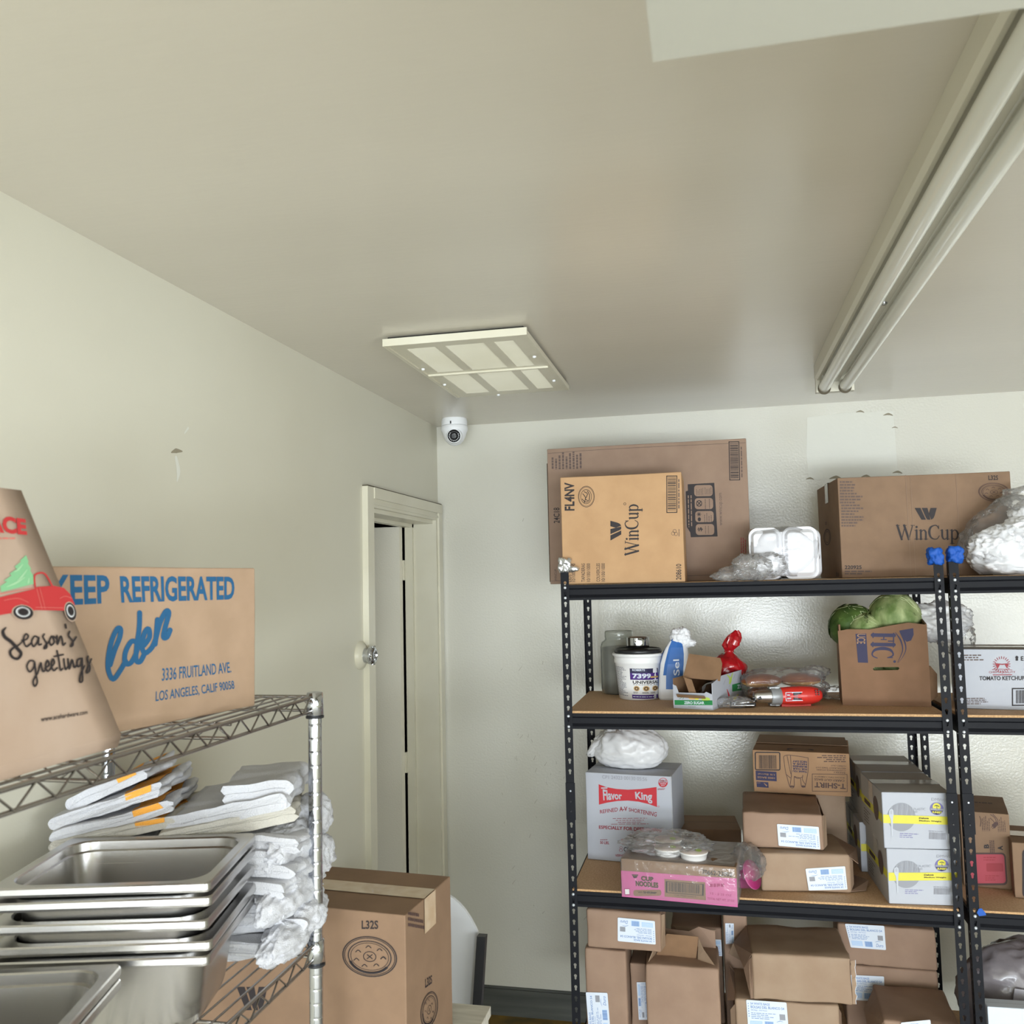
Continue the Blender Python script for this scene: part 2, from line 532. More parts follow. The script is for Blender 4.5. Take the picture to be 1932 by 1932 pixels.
    def stroke(s, sh, pts, w, m, k=1.0, smooth=True):
        """pen stroke through pts, width w (number or list) in sheet units"""
        P = [Vector(p) for p in pts]
        Wd = list(w) if isinstance(w, (list, tuple)) else [w] * len(P)
        if smooth and len(P) > 2:
            Q, V = [], []
            for i in range(len(P) - 1):
                a, b, c, d = P[max(i - 1, 0)], P[i], P[i + 1], P[min(i + 2, len(P) - 1)]
                for j in range(5):
                    t = j / 5
                    Q.append(0.5 * ((2 * b) + (c - a) * t + (2 * a - 5 * b + 4 * c - d) * t * t + (3 * b - a - 3 * c + d) * t ** 3))
                    V.append(Wd[i] + (Wd[i + 1] - Wd[i]) * t)
            P, Wd = Q + [P[-1]], V + [Wd[-1]]
        s.pen = (getattr(s, 'pen', 0) + 1) % 12
        k += 0.04 * s.pen
        vs = []
        for i, p in enumerate(P):
            t = (P[min(i + 1, len(P) - 1)] - P[max(i - 1, 0)])
            t = t.normalized() if t.length > 1e-9 else Vector((1, 0))
            nn = Vector((-t.y, t.x)) * Wd[i] / 2
            vs += [sh.at(p + nn, k + .012 * i), sh.at(p - nn, k + .012 * i)]
        s.add(vs, [(2 * i, 2 * i + 1, 2 * i + 3, 2 * i + 2) for i in range(len(P) - 1)], m)
        for p, q, e in ((P[0], Wd[0], -.02), (P[-1], Wd[-1], .012 * len(P))):
            s.ellipse(sh, p.x, p.y, q / 2, q / 2, m, k + e)
        return s

    def barcode(s, sh, x0, y0, x1, y1, m, seed=1, rot=0, k=1.0):
        R = random.Random(seed)
        a, b = (x0, x1) if not rot else (y0, y1)
        step = (b - a) / 52.0
        p = a
        while p < b - step:
            w = step * R.choice((0.6, 0.6, 1.0, 1.5))
            w = min(w, b - p)
            s.add([sh.at(q, k) for q in ([(p, y0), (p + w, y0), (p + w, y1), (p, y1)] if not rot else [(x0, p), (x1, p), (x1, p + w), (x0, p + w)])], [(0, 1, 2, 3)], m)
            p += w + step * R.choice((0.5, 0.8, 1.2))
        return s

    def lines(s, sh, x0, y0, x1, y1, n, m, seed=1, rot=0, fill=0.55, k=1.0, full=False):
        """rows of print too small to read in the photo"""
        R = random.Random(seed)
        vert = rot in (90, 270)
        a0, a1 = (y0, y1) if vert else (x0, x1)
        b0, b1 = (x0, x1) if vert else (y0, y1)
        for i in range(n):
            c = b0 + (b1 - b0) * (i + 0.5) / n
            t = (b1 - b0) / n * fill / 2
            end = a1 if full else a0 + (a1 - a0) * R.uniform(0.55, 1.0)
            st = a0
            if rot in (90, 180):
                st, end = a1 - (end - a0), a1
            p = st
            while p < end:
                q = min(p + (a1 - a0) * R.uniform(0.06, 0.2), end)
                r = [(p, c - t), (q, c - t), (q, c + t), (p, c + t)]
                if vert:
                    r = [(y, x) for x, y in r]
                s.add([sh.at(z, k) for z in r], [(0, 1, 2, 3)], m)
                p = q + (a1 - a0) * 0.03
        return s

    def build(s, name, parent=None):
        me = bpy.data.meshes.new(name)
        me.from_pydata(s.v, [], s.f)
        for n in s.names:
            me.materials.append(MATS[n])
        me.polygons.foreach_set('material_index', s.m)
        me.polygons.foreach_set('use_smooth', s.sm)
        me.update()
        o = bpy.data.objects.new(name, me)
        COL.objects.link(o)
        if parent is not None:
            o.parent = parent
        return o


def tag(o, label=None, cat=None, group=None, kind=None):
    if label: o['label'] = label
    if cat: o['category'] = cat
    if group: o['group'] = group
    if kind: o['kind'] = kind
    return o


def thing(name, label, cat, loc=(0, 0, 0), yaw=0.0, group=None, tilt=(0, 0)):
    o = bpy.data.objects.new(name, None)
    o.empty_display_size = 0.05
    COL.objects.link(o)
    o.location = loc
    o.rotation_euler = (math.radians(tilt[0]), math.radians(tilt[1]), math.radians(yaw))
    return tag(o, label, cat, group)


def structure(name, mb):
    return tag(mb.build(name), kind='structure')


def T(x=0, y=0, z=0, rx=0, ry=0, rz=0):
    return Matrix.Translation((x, y, z)) @ Matrix.Rotation(math.radians(rz), 4, 'Z') @ Matrix.Rotation(math.radians(ry), 4, 'Y') @ Matrix.Rotation(math.radians(rx), 4, 'X')


def front(w, d, h, quad, z=0.0):
    return Sheet(frame((-w / 2, -d / 2, z), (1, 0, 0), (0, 0, 1)), w, h, quad)


def rside(w, d, h, quad):
    return Sheet(frame((w / 2, -d / 2, 0), (0, 1, 0), (0, 0, 1)), d, h, quad)


def lside(w, d, h, quad):
    return Sheet(frame((-w / 2, d / 2, 0), (0, -1, 0), (0, 0, 1)), d, h, quad)


def topside(w, d, h, quad=None):
    return Sheet(frame((-w / 2, -d / 2, h), (1, 0, 0), (0, 1, 0)), w, d, quad or UNIT)


UNIT = ((0, 0), (1, 0), (1, 1), (0, 1))


def corner_loc(x, y, z, yaw, w, d):
    """base centre of a box whose front-left bottom corner stands at x, y, z"""
    c, s = math.cos(math.radians(yaw)), math.sin(math.radians(yaw))
    return (x + c * w / 2 - s * d / 2, y + s * w / 2 + c * d / 2, z)
# ---------------------------------------------------------------- the room
H = 2.622
DY0, DY1, DZ = -0.879, -0.078, 2.179       # doorway in the left wall
m = MB()
m.box(-0.13, 0, -10.1, DY0, 0, H, 'wall_paint').box(-0.13, 0, DY1, 0.1, 0, H, 'wall_paint').box(-0.13, 0, DY0, DY1, DZ, H, 'wall_paint')
wsh = Sheet(frame((0, -7, 0), (0, 1, 0), (0, 0, 1)), 7.0, H, ((-7, H), (0, H), (0, 0), (-7, 0)))
m.stroke(wsh, [(-2.105, 2.215), (-2.085, 2.222), (-2.06, 2.224)], [.002, .012, .003], 'scuff', 1)
m.stroke(wsh, [(-2.085, 2.205), (-2.075, 2.175), (-2.08, 2.15)], [.01, .016, .004], 'wall_patch', 1)
m.stroke(wsh, [(-2.05, 2.27), (-2.035, 2.285)], [.004, .006], 'wall_patch', 1)
structure('wall_left', m)

m = MB()
m.box(-1.5, 4.62, 0, 0.12, 0, H, 'wall_texture')
bsh = Sheet(frame((0, 0, 0), (1, 0, 0), (0, 0, 1)), 4.6, H, ((0, H), (4.6, H), (4.6, 0), (0, 0)))
m.area(bsh, [(1.655, 2.565), (1.80, 2.575), (2.0, 2.57), (2.005, 2.30), (1.65, 2.295), (1.645, 2.40)], 'wall_patch', 2)
for a, b, c in ((1.87, 2.575, .012), (1.98, 2.555, .014), (2.003, 2.50, .008), (1.655, 2.30, .012), (1.76, 2.297, .02), (1.88, 2.299, .014), (2.004, 2.31, .014)):
    m.stroke(bsh, [(a - c * 1.4, b), (a, b + c * .3), (a + c * 1.2, b - c * .2)], [.002, c * .7, .003], 'scuff', 3)
R = random.Random(5)
for i in range(46):
    a, b = R.uniform(0.28, 0.70), R.uniform(0.3, 1.25) if i > 8 else R.uniform(1.3, 2.2)
    L, q = R.uniform(.004, .022), R.uniform(-1.2, 1.2)
    m.stroke(bsh, [(a, b), (a + L * math.sin(q), b + L)], [.0014, .0008], 'scuff', 2, smooth=False)
structure('wall_back', m)

m = MB()
m.box(4.5, 4.62, -10.1, -6.7, 0, H, 'wall_paint').box(4.5, 4.62, -4.1, 0.12, 0, H, 'wall_paint')
m.box(4.5, 4.62, -6.7, -4.1, 0, 0.95, 'wall_paint').box(4.5, 4.62, -6.7, -4.1, 2.15, H, 'wall_paint')
structure('wall_right', m)
m = MB()
m.box(-0.13, 0.3, -10.1, -10.0, 0, H, 'wall_paint').box(4.4, 4.62, -10.1, -10.0, 0, H, 'wall_paint').box(0.3, 4.4, -10.1, -10.0, 2.5, H, 'wall_paint')
structure('wall_front', m)
m = MB()
m.box(-1.4, -0.13, 0.0, 0.1, 0, H, 'wall_paint').box(-1.4, -1.3, -1.4, 0.0, 0, H, 'wall_paint').box(-1.4, -0.13, -1.5, -1.4, 0, H, 'wall_paint')
structure('wall_closet', m)

m = MB()
m.box(-1.5, 4.62, -10.1, 0.12, H, H + 0.1, 'ceiling_paint')
csh = Sheet(frame((0, 0, H), (1, 0, 0), (0, -1, 0)), 4.5, 7.0, ((0, 0), (4.5, 0), (4.5, -7), (0, -7)))
R = random.Random(8)
for i in range(130):
    a, b = R.uniform(0.2, 2.4), R.uniform(-2.9, -0.4)
    m.ellipse(csh, a, b, R.uniform(.0012, .003), R.uniform(.0012, .003), 'wall_patch', 1)
for a, b, c in ((1.28, -0.62, .10), (1.32, -1.7, .18), (1.36, -1.72, .16), (1.1, -1.4, .05)):
    m.stroke(csh, [(a, b), (a + c * .5, b - .006), (a + c, b)], [.001, .003, .001], 'wall_patch', 1)
m.stroke(csh, [(1.36, -0.615), (1.42, -0.622)], [.001, .004], 'scuff', 1)
m.ellipse(csh, 0.135, -0.30, .022, .03, 'smudge', 1)
structure('ceiling', m)

m = MB()
m.box(-1.5, 4.62, -10.1, 0.12, -0.08, 0, 'floor_paint')
m.quad((-1.5, -.55, .0006), (4.5, -.5, .0006), (4.5, 0, .0006), (-1.5, 0, .0006), 'floor_ochre')
structure('floor', m)

# dropped soffit just ahead of the camera, its far edge cutting across the light fitting
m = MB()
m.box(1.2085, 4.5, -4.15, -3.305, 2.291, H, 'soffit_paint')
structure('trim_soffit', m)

m = MB()
m.box(0.0, 4.5, -0.016, 0, 0, 0.112, 'base_paint').box(0.0, 4.5, -0.010, 0, 0.112, 0.119, 'base_paint')
structure('baseboard_back', m)
m = MB()
m.box(0, 0.014, -8.5, -0.925, 0, 0.112, 'base_paint').box(0, 0.009, -8.5, -0.925, 0.112, 0.119, 'base_paint')
structure('baseboard_left', m)

# door casing (head, two legs), jambs and stops
m = MB()
m.box(0, 0.022, -0.923, -0.862, 0, 2.253, 'trim_paint')
m.box(0, 0.016, DY1 - 0.006, -0.012, 0, 2.253, 'trim_paint').box(0.016, 0.024, DY1 + 0.016, -0.012, 0, 2.253, 'trim_paint')
m.box(0, 0.018, -0.862, DY1 - 0.006, 2.179, 2.253, 'trim_paint').box(0.018, 0.026, -0.862, -0.012, 2.212, 2.253, 'trim_paint')
m.box(0, 0.022, -0.862, -0.012, 2.190, 2.198, 'trim_paint')
m.box(-0.13, 0.0, DY1 - 0.006, DY1, 0, DZ, 'trim_paint').box(-0.13, 0.0, DY0, DY0 + 0.018, 0, DZ, 'trim_paint').box(-0.13, 0, DY0, DY1, DZ - 0.016, DZ, 'trim_paint')
m.box(-0.128, -0.092, DY1 - 0.026, DY1 - 0.006, 0, DZ - 0.016, 'trim_paint').box(-0.128, -0.092, DY0, DY1, DZ - 0.03, DZ - 0.016, 'trim_paint')
m.box(0, 0.0215, -0.922, -0.012, 2.2535, 2.2575, 'caulk')
structure('trim_casing', m)

m = MB()
m.box(-0.93, -0.1345, -0.160, -0.120, 0.012, 2.150, 'door_paint')
door = structure('door_1', m)
h = MB()
for z in (1.955, 1.10, 0.3):
    h.tube([(-0.1325, -0.113, z - .045), (-0.1325, -0.113, z + .045)], .007, 'trim_paint', 10)
    h.box(-0.134, -0.127, -0.121, -0.098, z - .045, z + .045, 'trim_paint')
h.build('hinge', door)

# round ornate knob beside the casing
k = thing('wall_knob', 'round ornate metal knob on a rosette beside the door casing', 'knob', (0, -0.958, 1.643))
m = MB()
m.lathe([(.050, 0), (.050, .006), (.046, .009), (.046, .012), (.038, .014), (.036, .018), (.026, .020)], 'trim_paint', 32, T(ry=90))
m.build('rosette', k)
m = MB()
m.lathe([(.026, .018), (.024, .030), (.030, .034), (.034, .046), (.030, .056), (.018, .060), (.012, .056)], 'chrome', 24, T(ry=90))
for i in range(10):
    q = i * math.pi / 5
    m.tube([(.058, .012 * math.cos(q), .012 * math.sin(q)), (.050, .034 * math.cos(q), .034 * math.sin(q))], .004, 'chrome', 6)
m.build('knob', k)

# ---------------------------------------------------------------- ceiling vent
v = thing('ceiling_vent', 'square cream ceiling grille of six louvred panels near the corner', 'vent', (0.53, -1.13, H))
X0, X1, Y0, Y1 = -0.205, 0.205, -0.385, 0.385
LX = [(-.165, -.075), (-.045, .075), (.105, .165)]
LY = [(-.335, -.02), (.035, .335)]
m = MB()
put = lambda x, y, k=1: Vector((x, y, -0.026))
m.poly([(X0, Y0), (X1, Y0), (X1, Y1), (X0, Y1)], [[(a, c), (b, c), (b, d), (a, d)] for a, b in LX for c, d in LY], lambda x, y, k: Vector((x, y, -0.026 - k * 1e-6)), 'trim_paint', 0.004)
m.box(X0 - .012, X1 + .012, Y0 - .012, Y0, -.030, -.008, 'trim_paint').box(X0 - .012, X0, Y0, Y1, -.030, -.012, 'trim_paint')
m.box(X1, X1 + .010, Y0, Y1, -.028, -.012, 'trim_paint').box(X0, X1, Y1, Y1 + .008, -.026, -.012, 'trim_paint')
m.box(X0, X1, 0.003, 0.009, -.032, -.026, 'trim_paint')
m.build('frame', v)
m = MB()
m.box(X0, X1, Y0, Y1, -.010, -.001, 'dark_void')
m.build('backing', v)
for a, b in LX:
    for c, d in LY:
        m = MB()
        n = int((d - c) / 0.0145)
        for i in range(n):
            y = c + (d - c) * (i + .5) / n
            m.add([(a, y - .0085, -.012), (b, y - .0085, -.012), (b, y + .0065, -.0255), (a, y + .0065, -.0255)], [(0, 1, 2, 3)], 'trim_paint')
        m.box(a, b, c, d, -.0125, -.0115, 'trim_paint')
        m.build('louvre_panel', v)
for x, y in ((-.19, -.10), (-.19, .14), (.19, -.15), (.19, .2), (-.05, .37)):
    m = MB()
    m.lathe([(.006, -.030), (.006, -.034), (.003, -.036)], 'white_plastic', 10, T(x, y, 0))
    m.build('screw', v)

# ---------------------------------------------------------------- dome camera
c = thing('security_camera', 'white dome security camera in the corner under the ceiling', 'camera', (0.136, -0.172, H))
m = MB()
m.lathe([(.055, 0), (.058, -.012), (.058, -.03), (.0575, -.032)], 'white_plastic', 36)
m.build('base_ring', c)
m = MB()
m.lathe([(.0575, -.033), (.060, -.036), (.060, -.052), (.055, -.060), (.050, -.078), (.040, -.098), (.026, -.113), (.010, -.120), (.001, -.121)], 'white_plastic', 36)
m.box(-.003, .003, -.0585, -.057, -.030, -.018, 'black_plastic')
m.build('dome_shell', c)
M = T(0.008, -0.026, -0.080) @ Matrix.Rotation(math.radians(100), 4, 'X') @ Matrix.Rotation(math.radians(10), 4, 'Y')
m = MB()
m.lathe([(.034, -.01), (.036, .008), (.034, .020), (.030, .026)], 'white_plastic', 32, M)
e = m.build('eyeball', c)
m = MB()
m.lathe([(.028, .026), (.028, .029), (.012, .029), (.011, .024), (.001, .026)], 'black_glass', 28, M)
for i in range(18):
    q = i * math.pi / 9
    if i in (0, 1, 8, 7, 9, 10, 11, 12, 13, 14, 15, 16, 17):
        m.lathe([(.0022, .029), (.0014, .0305)], 'led', 8, M @ T(.021 * math.cos(q), .021 * math.sin(q), 0))
m.build('lens', e)

# ---------------------------------------------------------------- fluorescent fitting
f = thing('fluorescent_light', 'long cream twin tube fluorescent batten on the ceiling, unlit', 'light', (1.672, -0.735, H))
L = 2.52
prof = [(-.064, 0), (-.064, -.046), (-.058, -.058), (-.050, -.058), (-.040, -.040), (-.022, -.052), (-.012, -.066), (.012, -.066), (.022, -.052), (.040, -.040), (.050, -.058), (.058, -.058), (.064, -.046), (.064, 0)]
m = MB()
m.loft([[(x, -y, z) for x, z in prof] for y in (0.0, L)], 'fixture_paint', smooth=False)
m.build('housing', f)
for y in (0.003, -L + .035):
    m = MB()
    m.box(-.062, .062, y - .030, y, -.100, -.040, 'fixture_paint')
    for x in (-.036, .032):
        m.tube([(x, y - .031, -.088), (x, y - .0345, -.088)], .0215, 'caulk', 20)
    m.build('lamp_holder', f)
for x in (-.036, .032):
    m = MB()
    m.tube([(x, -.034, -.084), (x, -L + .04, -.084)], .019, 'tube_glass', 20)
    m.build('tube', f)
m = MB()
m.lathe([(.008, -.066), (.008, -.070), (.004, -.073)], 'chrome', 12, T(0.0, -.94, 0))
m.build('screw', f)
# ---------------------------------------------------------------- black steel shelving
YF, YB = -0.9254, -0.363
LEV = [(1.877, 1.825), (1.4425, 1.391), (0.8555, 0.8060), (0.3155, 0.2660)]     # beam top, beam bottom
BOARD = [1.879, 1.4500, 0.8620, 0.3220]
KEY = [(.0 + .0052 * math.cos(a), .0052 * math.sin(a)) for a in [math.radians(x) for x in (-50, -15, 20, 55, 90, 125, 160, 195, 230)]]
KEY = KEY + [(-.0031, -.010), (-.0015, -.0125), (.0015, -.0125), (.0031, -.010)]


def post_mesh(sx, front_side, top, splice):
    """slotted angle upright: flange facing the aisle plus a return flange; sx = +1 when the return is on the left"""
    m = MB()
    w, pitch = 0.0285, 0.0352
    skip = lambda z: splice and 1.095 < z < 1.20
    put_a = (lambda x, y, k: Vector((x * sx, -0.0 + (-1e-6 * k if front_side else 1e-6 * k), y)))
    put_b = (lambda x, y, k: Vector((0.0, x * (1 if front_side else -1) + 0.0, y)) + Vector((-1e-6 * k * sx, 0, 0)))
    z = 0.0
    while z < top - 1e-6:
        z1 = min(z + pitch, top)
        for put in (put_a, put_b):
            outer = [(0, z), (w, z), (w, z1), (0, z1)]
            hole = [[(w * .53 + a, z + pitch * .56 + b) for a, b in KEY]] if z1 - z > pitch * .9 and not skip(z) else []
            m.poly(outer, hole, put, 'black_steel', 0.0016)
        z = z1
    return m


def shelving(name, label, x0, x1, top, caps):
    u = thing(name, label, 'shelving', (x0, 0, 0), 0, 'black slotted steel shelving units')
    W = x1 - x0
    for fs in (True, False):
        for sx, x in ((1, 0.0), (-1, W)):
            o = post_mesh(sx, fs, top if fs else 1.905, fs).build('post', u)
            o.location = (x, YF if fs else YB, 0)
    for sx, x in ((1, 0.0), (-1, W)):
        m = MB()
        m.box(min(x - .001 * sx, x + .031 * sx), max(x - .001 * sx, x + .031 * sx), YF - .0028, YF - .0006, 1.09, 1.212, 'black_steel')
        for z in (1.185, 1.150, 1.118):
            m.lathe([(.0035, 0), (.0022, .002)], 'rivet_steel' if z == 1.185 else 'black_plastic', 10, T(x + .0155 * sx, YF - .0028, z, rx=90))
        m.build('splice_plate', u)
    for i, ((zt, zb), bt) in enumerate(zip(LEV, BOARD)):
        for fs in (True, False):
            y = YF if fs else YB
            q = 1 if fs else -1
            h = zt - zb
            prof = [(.024, 0), (.0025, 0), (.0025, -.011), (.009, -.016), (.009, -.034), (.001, -h + .008), (.001, -h), (.024, -h), (.024, -h + .002), (.0035, -h + .002), (.0110, -.034), (.0110, -.015), (.0045, -.0095), (.0045, -.002), (.024, -.002)]
            m = MB()
            m.loft([[(x, y + q * a, zt + b) for a, b in prof] for x in (.003, W - .003)], 'black_steel', smooth=False)
            if fs:
                for x in (.0150, W - .0150):
                    for z in (zt - .009, zt - .044):
                        m.lathe([(.0052, 0), (.0046, .0022), (.002, .0032)], 'rivet_steel', 12, T(x, YF - .0018, z, rx=90))
            m.build('beam', u)
        for x in (0.004, W - .010):
            m = MB()
            m.box(x, x + .006, YF + .004, YB - .004, zb, zt - .002, 'black_steel')
            m.build('side_beam', u)
        m = MB()
        y0 = YF + (.0065 if i else .03)
        m.box(.012, W - .012, y0, YB - .006, zt - .008 if i else zt - .012, bt, 'particle_board')
        m.box(.0125, W - .0125, y0 - .0006, y0, zt - .008 if i else zt - .012, bt - .0004, 'board_edge')
        m.build('shelf_board', u)
    for x, z, mt, nm, sd in caps:
        m = MB()
        m.blob((x, YF + .012, z), (.024, .026, .027), mt, 4, .30, 2.0, sd, crease=.34, shape=lambda p: .95 / max(abs(p.x), abs(p.y), abs(p.z), .76) * .84)
        if mt == 'foil':
            m.blob((x + .03, YF - .004, z - .012), (.018, .010, .010), mt, 3, .3, 3, sd + 2, crease=.2)
        tag(m.build(nm, u), 'blue painter tape wad' if mt == 'blue_tape' else 'crumpled foil cap')
    return u


u1 = shelving('shelving_unit', 'black slotted steel shelving with a foil capped corner post', 0.7246, 1.9446, 1.925,
              [(.016, 1.944, 'foil', 'foil_cap', 1), (1.2010, 1.943, 'blue_tape', 'tape_cap', 2)])
u2 = shelving('shelving_unit', 'second black steel shelving unit, carrying the ketchup carton', 1.9605, 3.1805, 1.925,
              [(.022, 1.947, 'blue_tape', 'tape_cap', 5)])
m = MB()
tsh = Sheet(frame((.02, YF - .0035, .846), (1, 0, 0), (0, 0, 1)), .04, .03, ((0, .03), (.04, .03), (.04, 0), (0, 0)))
m.area(tsh, [(.006, .024), (.014, .026), (.024, .013), (.026, .006), (.006, .002), (.0, .012)], 'blue_tape', 1)
tag(m.build('tape_scrap', u2), 'scrap of blue tape')

# ---------------------------------------------------------------- chrome wire rack
rk = thing('wire_rack', 'chrome wire rack with two tiers against the left wall', 'rack', (0.04, -3.59, 0))
RW, RL, RT = 0.447, 1.22, 1.692


def rod(m, a, b, r, n=8):
    return m.tube([a, b], r, 'wire_chrome', n)


for x in (0.0, RW):
    for y in (0.0, RL):
        m = MB()
        pr, z = [(.0127, 0.0)], 0.03
        while z < RT - .02:
            pr += [(.0127, z - .004), (.0127, z - .0008), (.01256, z - .0004), (.01256, z + .0004), (.0127, z + .0008), (.0127, z + .004)]
            z += 0.0254
        pr += [(.0127, RT - .012), (.0127, RT - .0085), (.0150, RT - .007), (.0150, RT - .001), (.012, RT), (.001, RT + .001)]
        m.lathe(pr, 'chrome', 28, T(x, y, 0))
        m.lathe([(.016, 0), (.016, .012)], 'black_plastic', 16, T(x, y, 0))
        m.build('post', rk)
for zt in (1.683, 1.228):
    m = MB()
    zt_, zb_ = zt, zt - .026
    for x in (0.0, RW):
        rod(m, (x, 0, zt_), (x, RL, zt_), .0034)
        rod(m, (x, 0, zb_), (x, RL, zb_), .0030)
        pts, y, k = [], .018, 0
        while y < RL - .01:
            pts.append((x + .0022, y, zt_ if k % 2 else zb_))
            y += .0318
            k += 1
        m.tube(pts, .0018, 'wire_chrome', 6)
    for y in (0.0, RL):
        rod(m, (0, y, zt_), (RW, y, zt_), .0034)
        rod(m, (0, y, zb_), (RW, y, zb_), .0030)
        m.tube([(RW * i / 14, y, zt_ if i % 2 else zb_) for i in range(15)], .0018, 'wire_chrome', 6)
    for i in range(1, 4):
        y = RL * i / 4
        rod(m, (0, y, zt_ - .004), (RW, y, zt_ - .004), .0030)
        rod(m, (0, y, zb_), (RW, y, zb_), .0030)
        m.tube([(RW * j / 14, y + .001, zt_ - .004 if j % 2 else zb_) for j in range(15)], .0016, 'wire_chrome', 6)
    for i in range(1, 17):
        rod(m, (RW * i / 17, 0, zt_), (RW * i / 17, RL, zt_), .0019, 6)
    m.build('wire_shelf', rk)
    for x in (0.0, RW):
        for y in (0.0, RL):
            m = MB()
            m.lathe([(.0140, zt - .036), (.0165, zt - .035), (.0155, zt + .006), (.0135, zt + .007)], 'chrome', 24, T(x, y, 0))
            m.lathe([(.0142, zt - .0405), (.0172, zt - .040), (.0172, zt - .036), (.0142, zt - .0355)], 'black_plastic', 24, T(x, y, 0))
            m.build('collar', rk)
# ---------------------------------------------------------------- cartons
def carton(name, label, cat, x, y, z, yaw, w, d, h, body='card', group=None, seams=True, tape=None, r=0.003, top=None):
    """closed corrugated carton; x, y, z = its front-left bottom corner"""
    t = thing(name, label, cat, corner_loc(x, y, z, yaw, w, d), yaw, group)
    m = MB()
    m.rbox(w, d, h, r, body, (3, 3, 3), amp=0.0012, seed=x * 7, k=1, smooth=False)
    if top:
        m.rect(topside(w, d, h), .01, .01, .99, .99, top, 1)
    if seams:
        s = topside(w, d, h)
        m.rect(s, 0.004, 0.494, 0.996, 0.506, 'ink_brown' if not tape else 'card_inside', 1)
    if tape:
        tp = MB()
        a = .030 / d
        tp.rect(topside(w, d, h), 0.0, .5 - a, 1.0, .5 + a, tape, 3)
        for sh, ww in ((rside(w, d, h, UNIT), d), (lside(w, d, h, UNIT), d)):
            tp.rect(sh, .5 - a, 0.0, .5 + a, min(.07 / h, .4), tape, 3)
        tp.build('packing_tape', t)
    return t, m


def lid_drawing(m, sh, cx, cy, rx, ry, ink, mark='L', tilt=0):
    """drinking-cup lid seen at an angle"""
    m.ellipse(sh, cx, cy, rx, ry, ink, 1, .045, tilt).ellipse(sh, cx, cy, rx * .93, ry * .92, ink, 1, .03, tilt)
    m.ellipse(sh, cx, cy, rx * .80, ry * .78, ink, 1, .05, tilt).ellipse(sh, cx, cy, rx * .70, ry * .68, ink, 1, .03, tilt)
    m.ellipse(sh, cx, cy + ry * .05, rx * .80, ry * .80, ink, 1, .13, tilt, 25, 155)
    m.ellipse(sh, cx, cy, rx * .24, ry * .26, ink, 1, .12, tilt)
    m.stroke(sh, [(cx - rx * .09, cy - ry * .1), (cx + rx * .09, cy + ry * .1)], rx * .03, ink, smooth=False)
    m.stroke(sh, [(cx + rx * .09, cy - ry * .1), (cx - rx * .09, cy + ry * .1)], rx * .03, ink, smooth=False)
    for a in range(0, 360, 51):
        q = math.radians(a + 10)
        px, py = cx + rx * .5 * math.cos(q), cy + ry * .48 * math.sin(q)
        m.stroke(sh, [(px - rx * .09, py + ry * .03), (px, py - ry * .06), (px + rx * .09, py + ry * .04)], rx * .03, ink)


def w_logo(m, sh, x0, y0, x1, y1, ink):
    """slanted double-bar W mark: two parallelograms and a quarter-round"""
    W, Hh = x1 - x0, y1 - y0
    P = lambda a, b: (x0 + a * W, y0 + b * Hh)
    m.area(sh, [P(0, 0), P(.26, 0), P(.50, 1), P(.30, 1)], ink)
    m.area(sh, [P(.32, 0), P(.58, 0), P(.70, 1), P(.58, 1), P(.53, .9)], ink)
    m.area(sh, [P(.72, 0), P(1, 0), P(.90, .65), P(.84, .88), P(.74, 1), P(.72, .9), P(.64, .5)], ink)


def w_logo_up(m, sh, x0, y0, x1, y1, ink):
    """the same mark turned a quarter left"""
    W, Hh = x1 - x0, y1 - y0
    P = lambda a, b: (x0 + b * W, y1 - a * Hh)
    for q in ([(0, 0), (.26, 0), (.50, 1), (.30, 1)], [(.32, 0), (.58, 0), (.70, 1), (.58, 1), (.53, .9)],
              [(.72, 0), (1, 0), (.90, .65), (.84, .88), (.74, 1), (.72, .9), (.64, .5)]):
        m.area(sh, [P(*a) for a in q], ink)


